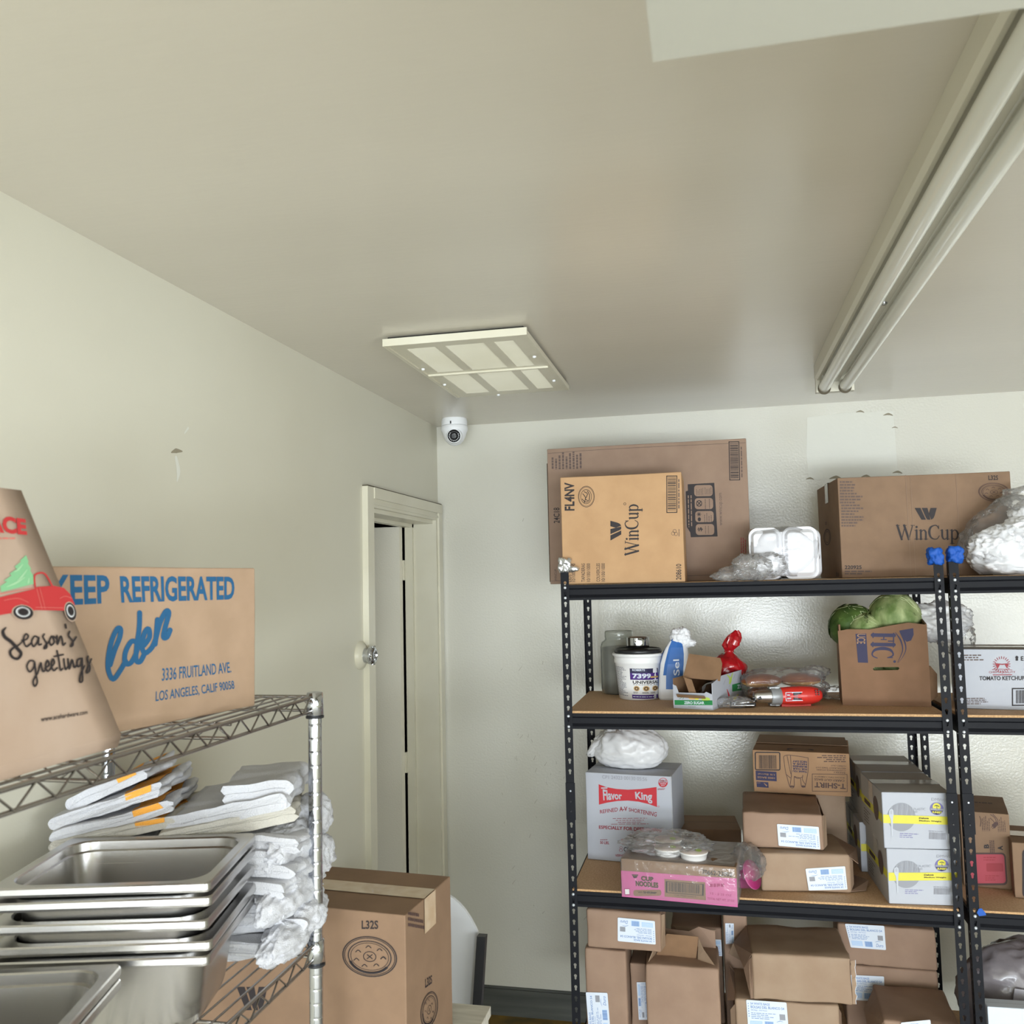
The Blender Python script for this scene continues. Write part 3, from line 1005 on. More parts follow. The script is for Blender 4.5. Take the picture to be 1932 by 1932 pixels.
SERIF = {
    'W': (1.36, [([(.08, .98), (.40, .0)], .125), ([(.40, .0), (.66, .92)], .05), ([(.60, .98), (.94, .0)], .125), ([(.94, .0), (1.24, .98)], .05),
                 ([(-.02, .98), (.24, .98)], .035), ([(.52, .98), (.76, .98)], .035), ([(1.12, .98), (1.38, .98)], .035)]),
    'i': (.34, [([(.18, .0), (.18, .64)], .11), ([(.04, .63), (.2, .63)], .035), ([(.02, .01), (.34, .01)], .035), ([(.175, .86), (.18, .87)], .13)]),
    'n': (.72, [([(.16, .0), (.16, .64)], .11), ([(.03, .63), (.18, .63)], .035), ([(.0, .01), (.30, .01)], .035),
                ([(.18, .50), (.32, .63), (.46, .62), (.54, .48)], [.04, .05, .09, .11]), ([(.54, .5), (.54, .0)], .11), ([(.40, .01), (.69, .01)], .035)]),
    'C': (.92, [([(.80, .74), (.66, .95), (.44, .97), (.18, .82), (.08, .5), (.18, .16), (.44, .01), (.68, .04), (.84, .24)], [.04, .06, .06, .11, .14, .11, .06, .05, .04]),
                ([(.80, .96), (.80, .72)], .035)]),
    'u': (.72, [([(.14, .64), (.14, .22)], .11), ([(.14, .24), (.2, .06), (.34, .0), (.50, .12)], [.11, .09, .06, .04]), ([(.54, .64), (.54, .0)], .11),
                ([(.0, .63), (.16, .63)], .035), ([(.40, .63), (.56, .63)], .035), ([(.54, .015), (.68, .015)], .035)]),
    'p': (.72, [([(.16, .64), (.16, -.30)], .11), ([(.02, .63), (.18, .63)], .035), ([(.02, -.30), (.32, -.30)], .035),
                ([(.18, .50), (.34, .64), (.52, .58), (.62, .33), (.52, .06), (.34, .0), (.18, .10)], [.04, .05, .09, .12, .09, .05, .04])]),
    'F': (.70, [([(.16, .0), (.16, 1.0)], .15), ([(.0, .98), (.64, .98)], .05), ([(.62, 1.0), (.62, .74)], .045), ([(.2, .52), (.5, .52)], .05), ([(.50, .64), (.50, .40)], .04), ([(.0, .02), (.36, .02)], .045)]),
    'I': (.42, [([(.20, .0), (.20, 1.0)], .15), ([(.02, .98), (.38, .98)], .045), ([(.02, .02), (.38, .02)], .045)]),
    'O': (1.0, [([(.5, .98), (.2, .86), (.08, .5), (.2, .14), (.5, .02), (.8, .14), (.92, .5), (.8, .86), (.5, .98)], [.05, .09, .14, .09, .05, .09, .14, .09, .05])]),
}


def serif(m, sh, t, rect, ink, rot=0, bold=1.0):
    """serif capitals drawn with pen strokes; rect is the box of the cap height"""
    adv = sum(SERIF[c][0] for c in t)
    x0, y0, x1, y1 = rect
    cx = 0.0
    for c in t:
        for pts, w in SERIF[c][1]:
            q = []
            for a, b in pts:
                u = (cx + a) / adv
                if rot == 0:
                    q.append((x0 + (x1 - x0) * u, y1 - (y1 - y0) * b))
                elif rot == 90:
                    q.append((x1 - (x1 - x0) * b, y1 - (y1 - y0) * u))
                else:
                    q.append((x0 + (x1 - x0) * b, y0 + (y1 - y0) * u))
            sc = (y1 - y0) if rot == 0 else (x1 - x0)
            m.stroke(sh, q, [k * sc * bold for k in w] if isinstance(w, list) else w * sc * bold, ink, smooth=isinstance(w, list))
        cx += SERIF[c][0]


# refrigerated-goods carton on the wire rack
t, m = carton('cardboard_box', 'brown carton with blue KEEP REFRIGERATED print on the wire rack', 'box', .355, -2.918, 1.6855, 77.5, .41, .24, .243, 'card_pale')
sh = front(.41, .24, .243, ((95, 1070), (486, 1075), (481, 1337), (89, 1410)))
m.textq(sh, 'KEEP', ((96, 1086), (206, 1088), (207, 1141), (98, 1146)), 'ink_blue', .03)
m.textq(sh, 'REFRIGERATED', ((226, 1089), (445, 1092), (444, 1136), (229, 1141)), 'ink_blue', .03)
m.textq(sh, '3336 FRUITLAND AVE.', ((305, 1265), (435, 1254), (436, 1274), (304, 1289)), 'ink_blue', .008)
m.textq(sh, 'LOS ANGELES, CALIF 90058', ((293, 1308), (440, 1289), (442, 1307), (292, 1330)), 'ink_blue', .008)
cv = lambda pts: [(a / 3.019, b / 3.019 + 880) for a, b in pts]
for pts in ([(625, 1140), (650, 1060), (680, 985), (685, 937), (665, 937), (635, 1000), (615, 1090), (614, 1170), (640, 1222), (680, 1175), (712, 1120)],
            [(776, 1012), (745, 1010), (712, 1070), (710, 1130), (742, 1130), (775, 1070), (786, 1000)],
            [(795, 845), (792, 930), (774, 1060), (774, 1118), (797, 1122), (822, 1075)],
            [(820, 1030), (850, 985), (845, 937), (822, 960), (806, 1030), (822, 1075), (860, 1048), (884, 1000)],
            [(897, 885), (890, 960), (882, 1025)], [(886, 995), (910, 905), (945, 838), (962, 850), (940, 930), (930, 985), (950, 985), (968, 945)]):
    m.stroke(sh, cv(pts), 9.5, 'ink_blue')
m.build('carton_body', t)

# paper bag in front of it
bq = [Vector(p) for p in ((.397, -3.295, 2.022), (.392, -3.016, 2.022), (.462, -2.911, 1.703), (.467, -3.190, 1.703))]
t = thing('paper_bag', 'brown paper bag printed with a red truck and greeting, on the wire rack', 'bag', (.40, -3.05, 1.686))
o0 = Vector((.40, -3.05, 1.686))
m = MB()
rings = []
for i in range(15):
    v = i / 14
    A, B = bq[3].lerp(bq[0], v), bq[2].lerp(bq[1], v)
    dep = .150 - .070 * v
    ring = [A.lerp(B, j / 6) for j in range(7)]
    back = Vector((-dep, .004, .0))
    g = .028 * (1 - .4 * v)
    ring += [B + back * .5 + Vector((0, -g * v * 1.6, 0)), B + back + Vector((0, -.012, 0))]
    ring += [(B + back).lerp(A + back, j / 6) + Vector((0, -.012 * (1 - j / 6), 0)) for j in range(1, 7)]
    ring += [A + back * .5 + Vector((0, g * v * 1.6, 0))]
    for q in range(7, len(ring)):
        ring[q] = ring[q] + Vector((noise.noise(ring[q] * 14), noise.noise(ring[q] * 14 + Vector((5, 0, 0))), 0)) * .006
    rings.append([p - o0 for p in ring])
base = [Vector((p.x * .97 + .001, p.y * .96, max(.0005, .0006 + .004 * abs(noise.noise(p * 30))))) for p in rings[0]]
mid = [Vector((p.x * 1.0 - .001, p.y * 1.0, .010)) for p in rings[0]]
m.loft([base, mid] + rings, 'bag_paper', cap1=False)
inner = [[p * .985 + Vector((-.001, 0, 0)) for p in r] for r in rings[-3:]]
m.loft(inner, 'card_inside', cap0=True, cap1=False)


def bag_surf(u, v, k=1.0):
    p = bq[3] + (bq[2] - bq[3]) * u + (bq[1] - bq[2]) * v - o0
    return p + Vector((.978, .0, .215)) * (.0012 + .0004 * k)


sh = Sheet(bag_surf, 1, 1, ((-365.9, 873.2), (40, 925.4), (228, 1385.3), (-94.6, 1473.2)))
m.textq(sh, 'ACE', ((-32, 968), (46, 980), (53, 1011), (-26, 1004)), 'print_red', .045, .15)
m.lines(sh, -20, 1014, 54, 1019, 1, 'print_red_light', 3)
m.area(sh, [(47, 1048), (52, 1062), (50, 1063), (57, 1075), (54, 1076), (60, 1086), (63, 1102), (0, 1118), (-2, 1107), (11, 1098), (4, 1097), (20, 1086), (15, 1084), (29, 1074), (25, 1070), (38, 1060), (35, 1059)], 'print_tree')
for a, b in (((40, 1066), (24, 1080)), ((48, 1076), (30, 1096)), ((44, 1090), (10, 1108)), ((52, 1092), (50, 1102))):
    m.stroke(sh, [a, ((a[0] + b[0]) / 2, (a[1] + b[1]) / 2 + 2), b], [1.5, 4, 1], 'print_tree_light', 2)
m.area(sh, [(-40, 1140), (-4, 1128), (62, 1112), (68, 1108), (98, 1106), (118, 1110), (130, 1122), (138, 1140), (138, 1149), (117, 1153), (66, 1152), (54, 1153), (48, 1144), (38, 1141), (26, 1145), (18, 1158), (0, 1161), (-40, 1168)], 'print_red', 2)
m.stroke(sh, [(64, 1112), (62, 1090), (68, 1083), (82, 1084), (96, 1107)], 3.2, 'print_red', 2)
m.stroke(sh, [(-38, 1130), (0, 1121), (62, 1110)], 1.6, 'print_red_light', 2)
m.stroke(sh, [(66, 1112), (76, 1150)], 1.0, 'print_red_light', 3)
m.stroke(sh, [(72, 1111), (82, 1150)], .8, 'print_red_light', 3)
m.stroke(sh, [(64, 1147), (116, 1148)], 1.0, 'print_red_light', 3)
m.stroke(sh, [(4, 1134), (30, 1130), (50, 1138)], .9, 'print_red_light', 3)
m.stroke(sh, [(110, 1130), (120, 1126), (132, 1130)], .9, 'print_red_light', 3)
for cx, cy, rx, ry, tl in ((40, 1157, 19, 13, 8), (130, 1155, 10, 17, -14)):
    m.ellipse(sh, cx, cy, rx * 1.12, ry * 1.12, 'bag_paper', 3, 0, tl).ellipse(sh, cx, cy, rx, ry, 'ink', 4, 0, tl)
    m.ellipse(sh, cx - 1, cy - 1, rx * .72, ry * .72, 'led', 5, 0, tl).ellipse(sh, cx - 1, cy - 1, rx * .50, ry * .50, 'ink', 6, 0, tl)
    m.ellipse(sh, cx - 1, cy - 1, rx * .58, ry * .58, 'ink', 6, .08, tl)
cv = lambda pts: [(a / 3.864, b / 3.864 + 900) for a, b in pts]
m.stroke(sh, cv([(32, 1102), (10, 1130), (25, 1170), (70, 1205), (112, 1250), (142, 1290), (120, 1328), (80, 1318), (62, 1280), (85, 1250), (130, 1225), (160, 1190)]), [2.5, 6, 6.5, 6.5, 6.5, 6, 5, 5, 5, 4, 3, 2], 'ink', 2)
for pts in ([(150, 1195), (185, 1185), (195, 1160), (175, 1150), (160, 1190), (180, 1240), (215, 1215)], [(270, 1175), (240, 1165), (220, 1205), (235, 1240), (262, 1205), (272, 1170), (270, 1225), (290, 1222)],
            [(312, 1150), (302, 1170), (325, 1210), (330, 1245), (310, 1255), (318, 1235), (345, 1205)], [(365, 1165), (350, 1200), (362, 1230), (385, 1205), (372, 1165), (400, 1180)],
            [(405, 1160), (408, 1225), (430, 1165), (442, 1185), (448, 1230), (465, 1215)], [(497, 1130), (490, 1160), (520, 1200), (520, 1230), (505, 1235), (545, 1170)], [(467, 1078), (471, 1104)],
            [(235, 1345), (205, 1345), (185, 1385), (205, 1425), (235, 1390), (240, 1350), (250, 1440), (260, 1500), (240, 1530), (230, 1490), (265, 1430)],
            [(265, 1430), (285, 1360), (290, 1375), (300, 1420), (315, 1415)], [(315, 1400), (345, 1375), (335, 1340), (320, 1380), (335, 1420), (362, 1395)], [(362, 1390), (385, 1360), (375, 1330), (362, 1370), (378, 1415), (405, 1395)],
            [(405, 1270), (420, 1340), (430, 1410), (445, 1400)], [(385, 1312), (450, 1298)], [(455, 1330), (465, 1405), (480, 1390)], [(485, 1330), (495, 1405), (515, 1335), (530, 1390), (545, 1380)],
            [(580, 1325), (555, 1340), (555, 1385), (580, 1370), (588, 1320), (590, 1420), (590, 1490), (570, 1495), (575, 1450), (605, 1380)], [(632, 1310), (627, 1335), (645, 1385), (640, 1420), (620, 1425), (655, 1330)]):
    m.stroke(sh, cv(pts), 3.3, 'ink', 2)
m.textq(sh, 'www.acehardware.com', ((75, 1353), (163, 1340), (163, 1348), (75, 1363)), 'ink', .012)
m.build('bag_body', t)

# ---------------------------------------------------------------- steel pans on the lower tier
def rr(w, d, r, z, n=6):
    o = []
    for cx, cy, a in ((w / 2 - r, d / 2 - r, 0), (-w / 2 + r, d / 2 - r, 90), (-w / 2 + r, -d / 2 + r, 180), (w / 2 - r, -d / 2 + r, 270)):
        for i in range(n + 1):
            q = math.radians(a + 90 * i / n)
            o.append((cx + r * math.cos(q), cy + r * math.sin(q), z))
    return o


def pan_mesh(h):
    m = MB()
    w, d = .325, .265
    m.loft([rr(w, d, .010, h - .0135), rr(w + .001, d + .001, .011, h - .010), rr(w, d, .011, h - .0025), rr(w - .003, d - .003, .012, h),
            rr(w - .030, d - .030, .042, h - .0005), rr(w - .034, d - .034, .043, h - .003), rr(w - .037, d - .037, .043, h - .016), rr(w - .043, d - .043, .044, h - .0185),
            rr(w - .066, d - .066, .046, .016), rr(w - .074, d - .074, .046, .006), rr(w - .092, d - .092, .045, .0025)], 'steel', cap0=False, cap1=True)
    m.loft([rr(w - .001, d - .001, .010, h - .0135), rr(w - .028, d - .028, .042, h - .0020), rr(w - .033, d - .033, .043, h - .0045), rr(w - .0355, d - .0355, .043, h - .017),
            rr(w - .0415, d - .0415, .044, h - .020), rr(w - .0645, d - .0645, .046, .016), rr(w - .072, d - .072, .046, .004), rr(w - .09, d - .09, .045, .0)], 'steel', cap0=False, cap1=True)
    return m


zr = [1.460, 1.440, 1.408, 1.376, 1.3555]
lab = ['topmost', 'second from top', 'middle', 'second from bottom', 'bottom']
pans = None
for i, z in enumerate(zr):
    l = f'stainless steel half pan, {lab[i]} of the stack of five before the towels'
    lc = (.305 + .002 * (i % 2), -2.659 - .002 * (i % 3), z - .1245)
    if pans is None:
        pans = tag(pan_mesh(.1245).build('steel_pan'), l, 'pan', 'stack of five steel pans')
        o = pans
    else:
        o = pans.copy()
        COL.objects.link(o)
        o['label'] = l
    o.location = lc
    o.rotation_euler = (0, 0, math.radians(14 + (0, .4, -.5, .3, 0)[i]))
lo = tag(pan_mesh(.110).build('steel_pan'), 'lower of two nested steel pans at the near end of the rack', 'pan', 'two nested steel pans')
lo.location, lo.rotation_euler = (.2693, -2.972, 1.2312), (0, 0, math.radians(16))
o = lo.copy()
COL.objects.link(o)
o['label'] = 'empty steel pan lying on top of another at the near end of the rack'
o.location = (.2693, -2.972, 1.249)

# ---------------------------------------------------------------- folded towels
def towel_mesh(w, d, t, seed, fold_right, cloth='towel', stripe=False, droop=0.0, wave=.006):
    m = MB()
    th = t * .47
    pts = []
    sgn = -1 if fold_right else 1
    e1, e2 = noise.noise(Vector((seed, 1, 2))) * .016, noise.noise(Vector((seed, 5, 2))) * .016
    for i in range(13):
        pts.append((sgn * (w / 2 + e1 - (w - t * .5 + e1) * i / 12), th * .55))
    cx = sgn * (-w / 2 + t * .5)
    for i in range(1, 8):
        q = math.pi * i / 8
        pts.append((cx - sgn * (t * .5 - th * .55) * math.sin(q), t * .5 - (t * .5 - th * .55) * math.cos(q)))
    for i in range(13):
        pts.append((sgn * (-w / 2 + t * .5 + (w - t * .5 + e2) * i / 12), t - th * .55))
    P = [Vector(p) for p in pts]
    up, dn = [], []
    for i, p in enumerate(P):
        tg = (P[min(i + 1, len(P) - 1)] - P[max(i - 1, 0)]).normalized()
        nn = Vector((-tg.y, tg.x)) * th * .5
        up.append(p + nn)
        dn.append(p - nn)
    a0 = P[0] - (P[1] - P[0]).normalized() * th * .35
    a1 = P[-1] + (P[-1] - P[-2]).normalized() * th * .35
    ring2 = up + [a1] + dn[::-1] + [a0]
    ny = 16
    rings = []
    for j in range(ny + 1):
        y = -d / 2 + d * j / ny
        r = []
        for p in ring2:
            q = Vector((p.x, y, p.y))
            s3 = Vector((seed * 2.1, seed, seed * .7))
            q.z += wave * (.75 * noise.noise(Vector((q.x * 7, q.y * 16, seed))) + .4 * noise.noise(Vector((q.x * 26, q.y * 42, seed * 2 + p.y * 60))))
            edge = max(0.0, (q.x - w * .1) / (w * .4))
            q.x += edge * .014 * noise.noise(Vector((q.y * 26, p.y * 70, seed * 3)))
            q.y += .008 * noise.noise(Vector((q.x * 9, p.y * 60, seed * 5))) * (1 if j in (0, ny) else .3)
            q.z -= droop * edge ** 2
            r.append(q)
        rings.append(r)
    n = len(ring2)
    m.loft(rings, cloth)
    if stripe:
        m.add([rings[j][i] + Vector((0, 0, .0012)) for i in (28, 31) for j in range(ny + 1)], [(j, j + 1, ny + 2 + j, ny + 1 + j) for j in range(ny)], 'towel_orange', True)
        m.add([rings[0][i] + Vector((0, -.0012, 0)) for i in (28, 31, 35, 38)], [(0, 1, 2, 3)], 'towel_orange')
    return m


G = 'white terry towels piled on the lower tier'
z = 1.2312
R = random.Random(21)
names = ['bottom towel of the white pile, lying on the rack wires', 'second towel up from the rack wires in the white pile', 'third towel up from the rack wires in the white pile',
         'fourth towel up from the rack wires in the white pile', 'fifth towel up from the rack wires in the white pile', 'sixth towel up from the rack wires in the white pile',
         'seventh towel up from the rack wires in the white pile', 'eighth towel up in the white pile, behind the pan stack', 'ninth towel up in the white pile, behind the pan rims',
         'tenth towel up in the white pile, behind the topmost pan']
for i, nm in enumerate(names):
    t_ = R.uniform(.022, .0255)
    w_, d_ = R.uniform(.375, .410), R.uniform(.21, .25)
    o = tag(towel_mesh(w_, d_, t_, i * 1.37 + .5, i % 3 != 0, 'towel', droop=R.uniform(.004, .014), wave=.011).build('towel'), nm.replace('towel', 'folded towel', 1), 'towel', G)
    o.location = (.268 + R.uniform(-.016, .018), -2.392 + R.uniform(-.014, .014) + (.006 if i > 6 else 0), z)
    o.rotation_euler = (0, 0, math.radians(9 + R.uniform(-9, 9)))
    z += t_ * .92
tops = [
    (.330, -2.385, z - .002, .240, .22, .030, 3.1, 22, -7, 'towel_cream', False, 'cream folded towel on the right of the pile, under two others'),
    (.352, -2.378, z + .026, .210, .22, .030, 4.4, 14, -9, 'towel', False, 'second highest folded towel on the right of the pile'),
    (.392, -2.372, z + .054, .130, .18, .034, 5.2, 18, -4, 'towel', False, 'small rounded folded towel topping the right of the pile'),
    (.150, -2.440, z - .004, .225, .21, .022, 6.3, 18, -10, 'towel_cream', True, 'lowest orange edged towel on the left of the pile'),
    (.140, -2.442, z + .018, .215, .20, .022, 7.7, 20, -13, 'towel', True, 'orange edged towel second from bottom on the left of the pile'),
    (.130, -2.440, z + .041, .200, .20, .024, 8.1, 17, -17, 'towel', True, 'orange edged towel second from top on the left of the pile'),
    (.132, -2.436, z + .068, .150, .18, .024, 9.9, 14, -24, 'towel', True, 'topmost orange edged towel on the left of the pile'),
]
for x, y, zz, w_, d_, t_, sd, yaw, ry, cl, st, lb in tops:
    o = tag(towel_mesh(w_, d_, t_, sd, sd in (5.2, 4.4), cl, st, wave=.010).build('towel'), lb, 'towel', G)
    o.location = (x, y, zz)
    o.rotation_euler = (0, math.radians(ry), math.radians(yaw))
WADS = [(.462, -2.445, 1.262, .030, .075, .030, 'crumpled white towel spilling from the foot of the pile, nearest the pans'), (.468, -2.375, 1.285, .034, .060, .034, 'crumpled white towel bulging against the chrome post collar'),
        (.455, -2.430, 1.335, .032, .080, .036, 'crumpled white towel at half height of the pile, beside the pan rims'), (.456, -2.325, 1.370, .034, .055, .040, 'crumpled white towel bulging behind the chrome post'),
        (.450, -2.405, 1.418, .030, .075, .036, 'crumpled white towel high on the right face of the pile'), (.450, -2.310, 1.440, .032, .05, .038, 'uppermost crumpled white towel behind the chrome post')]
for i, (x, y, zz, a, b, c, lb) in enumerate(WADS):
    m = MB()
    m.blob((0, 0, 0), (a, b, c), 'towel', 5, .30, 1.3, i * 1.9 + .7, crease=.30)
    o = tag(m.build('towel'), lb, 'towel', G)
    o.location = (x, y, zz)

# ---------------------------------------------------------------- cabinet, carton on it, chair behind
cb = thing('cabinet', 'whitewashed wood cabinet under the lid carton', 'cabinet', (.367, -2.11, 0))
m = MB()
m.box(-.327, .327, -.215, .233, .888, .909, 'cabinet_wood').box(-.317, -.299, -.205, .225, .06, .888, 'cabinet_wood').box(.299, .322, -.210, .228, .0, .888, 'cabinet_wood')
m.box(-.299, .299, .21, .225, .06, .888, 'cabinet_wood').box(-.317, .317, -.19, .22, .0, .06, 'cabinet_wood')
m.build('carcass', cb)
for x0, x1, kx in ((-.297, -.003, -.03), (.003, .297, .03)):
    m = MB()
    m.box(x0, x1, -.223, -.205, .07, .880, 'cabinet_wood')
    dr = m.build('door', cb)
    m = MB()
    m.tube([(kx, -.224, .62), (kx, -.245, .62), (kx, -.245, .74), (kx, -.224, .74)], .005, 'chrome', 8)
    m.build('handle', dr)

w, d, h = .523, .245, .327
t, m = carton('cardboard_box', 'brown carton with cup lid drawing standing on the cabinet behind the chrome post', 'box', .094, -2.188, .910, -5, w, d, h, 'card', tape='tape')
sh = front(w, d, h, ((347, 1686), (765, 1728), (769, 2052), (345, 1984)))
m.text(sh, 'L32S', (683, 1738, 714, 1754), 'ink', 0, .02)
lid_drawing(m, sh, 698, 1806, 52, 38, 'ink', tilt=10)
w_logo(m, sh, 447, 1863, 505, 1907, 'ink')
serif(m, sh, 'WinCup', (395, 1935, 580, 1985), 'ink')
m.text(sh, '220925', (360, 1955, 385, 1965), 'ink', 0, .015)
sh = rside(w, d, h, ((765, 1728), (846, 1641), (850, 1915), (769, 2052)))
m.textq(sh, 'L32S', ((801, 1840), (813, 1829), (813, 1845), (801, 1857)), 'ink', .02)
lid_drawing(m, sh, 808, 1895, 14, 36, 'ink', tilt=12)
m.lines(sh, 770, 1718, 800, 1750, 3, 'ink_brown', 4)
m.build('carton_body', t)

ch = thing('chair', 'white backed chair with black side rails in the corner behind the cabinet', 'chair', (.365, -1.40, 0))
m = MB()
NX, NZ = 24, 12
for side, off in (('f', 0.0), ('b', .012)):
    vs = []
    for i in range(NX + 1):
        u = -1 + 2 * i / NX
        for j in range(NZ + 1):
            v = j / NZ
            top = .998 - .165 * abs(u) ** 3.2
            zz = .60 + (top - .60) * v
            hw = .166 + .039 * min(1, max(0, (zz - .60) / .28))
            vs.append((u * hw, off - .03 * u * u, zz))
    m.add(vs, [(i * (NZ + 1) + j, (i + 1) * (NZ + 1) + j, (i + 1) * (NZ + 1) + j + 1, i * (NZ + 1) + j + 1) for i in range(NX) for j in range(NZ)], 'white_enamel', True)
    if side == 'f':
        fr = vs
rim = [i * (NZ + 1) for i in range(NX + 1)] + [NX * (NZ + 1) + j for j in range(1, NZ + 1)] + [i * (NZ + 1) + NZ for i in range(NX - 1, -1, -1)] + [j for j in range(NZ - 1, 0, -1)]
m.add([fr[q] for q in rim] + [vs[q] for q in rim], [(q, (q + 1) % len(rim), len(rim) + (q + 1) % len(rim), len(rim) + q) for q in range(len(rim))], 'white_enamel')
m.build('backrest', ch)
for sx in (-1, 1):
    m = MB()
    m.loft([[(sx * a + q * .0125, b + r * .012, c) for q, r in ((-1, -1), (1, -1), (1, 1), (-1, 1))] for a, b, c in ((.196, -.045, .898), (.180, -.050, .700), (.172, -.06, .45), (.176, .06, .0))], 'black_plastic', smooth=False)
    m.build('side_rail', ch)
    m = MB()
    m.tube([(sx * .17, -.06, .44), (sx * .175, -.30, .22), (sx * .178, -.42, .01)], .011, 'black_plastic', 10)
    m.build('leg', ch)
m = MB()
m.rbox(.37, .38, .03, .012, 'white_enamel', (4, 4, 1), M=T(0, -.24, .445))
m.build('seat', ch)
# ---------------------------------------------------------------- top shelf
Z1 = 1.8795
w, d, h = .741, .25, .518
t, m = carton('cardboard_box', 'tallest brown carton, standing at the back of the top shelf', 'box', .633, -.62, Z1, 0, w, d, h, 'card_mauve')
sh = front(w, d, h, ((140, 187), (1662, 135), (1682, 1200), (152, 1225)))
m.stroke(sh, [(150, 222), (420, 206), (900, 188), (1655, 170)], 3, 'ink_soft', smooth=False)
m.lines(sh, 170, 205, 415, 345, 9, 'ink_soft', 3, 90)
m.text(sh, '24C18', (186, 640, 232, 758), 'ink', 90, .01)
m.text(sh, 'WINCUP', (186, 1110, 204, 1200), 'ink_soft', 90, .01)
m.outline(sh, 1530, 158, 1610, 452, 6, 'ink')
m.barcode(sh, 1540, 170, 1600, 440, 'ink', 4, 90)
m.lines(sh, 1616, 200, 1632, 430, 1, 'ink_soft', 8, 90, full=True)
m.area(sh, [(1216, 476), (1416, 468), (1432, 872), (1232, 876), (1228, 840), (1204, 800), (1200, 530), (1217, 524)], 'ink')
for y0, y1 in ((484, 574), (582, 672), (680, 770), (778, 866)):
    m.round_rect(sh, 1264 + (y0 - 484) * .02, y0, 1402 + (y0 - 484) * .02, y1 - 6, 22, 'card_mauve', 2)
m.lines(sh, 1275, 500, 1335, 560, 5, 'ink_soft', 9, 90, .4, 3)
m.lines(sh, 1340, 494, 1396, 556, 5, 'ink_soft', 19, 90, .4, 3)
m.ellipse(sh, 1299, 622, 22, 24, 'ink', 3, .25).stroke(sh, [(1284, 606), (1314, 638)], 6, 'ink', 3, False).stroke(sh, [(1314, 606), (1284, 638)], 6, 'ink', 3, False)
m.lines(sh, 1330, 590, 1392, 664, 2, 'ink_soft', 2, 90, .2, 3, True)
for q in range(0, 180, 45):
    a = math.radians(q)
    m.stroke(sh, [(1296 - 15 * math.cos(a), 704 - 15 * math.sin(a)), (1296 + 15 * math.cos(a), 704 + 15 * math.sin(a))], 4, 'ink', 3, False)
m.ellipse(sh, 1298, 742, 12, 15, 'ink', 3)
m.lines(sh, 1330, 690, 1396, 764, 4, 'ink_soft', 12, 90, .35, 3)
m.text(sh, '$', (1284, 802, 1322, 832), 'ink', 90, .02, 0, 3)
m.lines(sh, 1332, 792, 1376, 850, 2, 'ink_soft', 2, 90, .2, 3, True)
m.lines(sh, 1208, 560, 1250, 800, 2, 'card_mauve', 3, 90, .35, 2, True)
m.text(sh, 'www.wincup.com', (1444, 545, 1478, 790), 'ink_soft', 90, .0)
m.lines(sh, 1600, 870, 1645, 1000, 3, 'ink_maroon', 6, 90, .4)
m.stroke(sh, [(160, 1200), (900, 1176), (1676, 1150)], 3, 'ink_soft', smooth=False)
m.build('carton_body', t)
m = MB()
m.add([(-w / 2 - .001, .02, .0), (-w / 2 - .012, -.06, .01), (-w / 2 - .012, -.06, .47), (-w / 2 - .001, .02, .49)], [(0, 1, 2, 3)], 'card_inside')
m.add([(-w / 2 - .0135, -.06, .01), (-w / 2 - .0025, .02, .0), (-w / 2 - .0025, .02, .49), (-w / 2 - .0135, -.06, .47)], [(0, 1, 2, 3)], 'card_inside')
m.build('flap', t)

w, d, h = .417, .26, .373
t, m = carton('cardboard_box', 'warm brown carton with FL4NV print in front of the tallest carton', 'box', .728, -.9, Z1, 0, w, d, h, 'card_honey')
sh = front(w, d, h, ((234, 405), (1148, 374), (1178, 1206), (248, 1216)))
m.text(sh, 'FL4NV', (266, 444, 342, 656), 'ink', 90, .03)
m.ellipse(sh, 432, 552, 62, 80, 'ink', 1, .05).ellipse(sh, 432, 552, 56, 72, 'ink', 1, .03).ellipse(sh, 430, 552, 42, 55, 'ink', 1, .07)
for pts in ([(405, 530), (425, 560), (415, 600)], [(440, 510), (455, 540), (450, 585), (425, 570)], [(415, 515), (440, 530), (430, 560)], [(400, 570), (420, 590), (440, 592)]):
    m.stroke(sh, pts, 5, 'ink')
w_logo_up(m, sh, 612, 736, 694, 886, 'ink')
serif(m, sh, 'WinCup', (722, 612, 822, 1000), 'ink', 90, 1.15)
m.ellipse(sh, 722, 610, 10, 10, 'ink', 1, .3)
m.outline(sh, 1036, 402, 1118, 682, 6, 'ink')
m.barcode(sh, 1046, 414, 1108, 670, 'ink', 14, 90)
m.lines(sh, 1122, 430, 1138, 650, 1, 'ink_soft', 8, 90, full=True)
m.ellipse(sh, 1098, 820, 14, 14, 'ink_soft', 1, .2).ellipse(sh, 1086, 838, 14, 14, 'ink_soft', 1, .2).ellipse(sh, 1108, 842, 14, 14, 'ink_soft', 1, .2)
m.lines(sh, 1126, 806, 1136, 860, 1, 'ink_soft', 2, 90)
for t_, x in (('LIDS', 286), ('10/100/1000', 316), ('TAPADERAS', 390), ('10/100/1000', 430), ('COUVERCLES', 504), ('10/100/1000', 542)):
    hgt = 56 if t_ == 'LIDS' else 140
    m.text(sh, t_, (x, 1198 - hgt, x + 27, 1198), 'ink', 90, .005)
m.text(sh, '208610', (1108, 1070, 1148, 1190), 'ink', 90, .01)
m.build('carton_body', t)

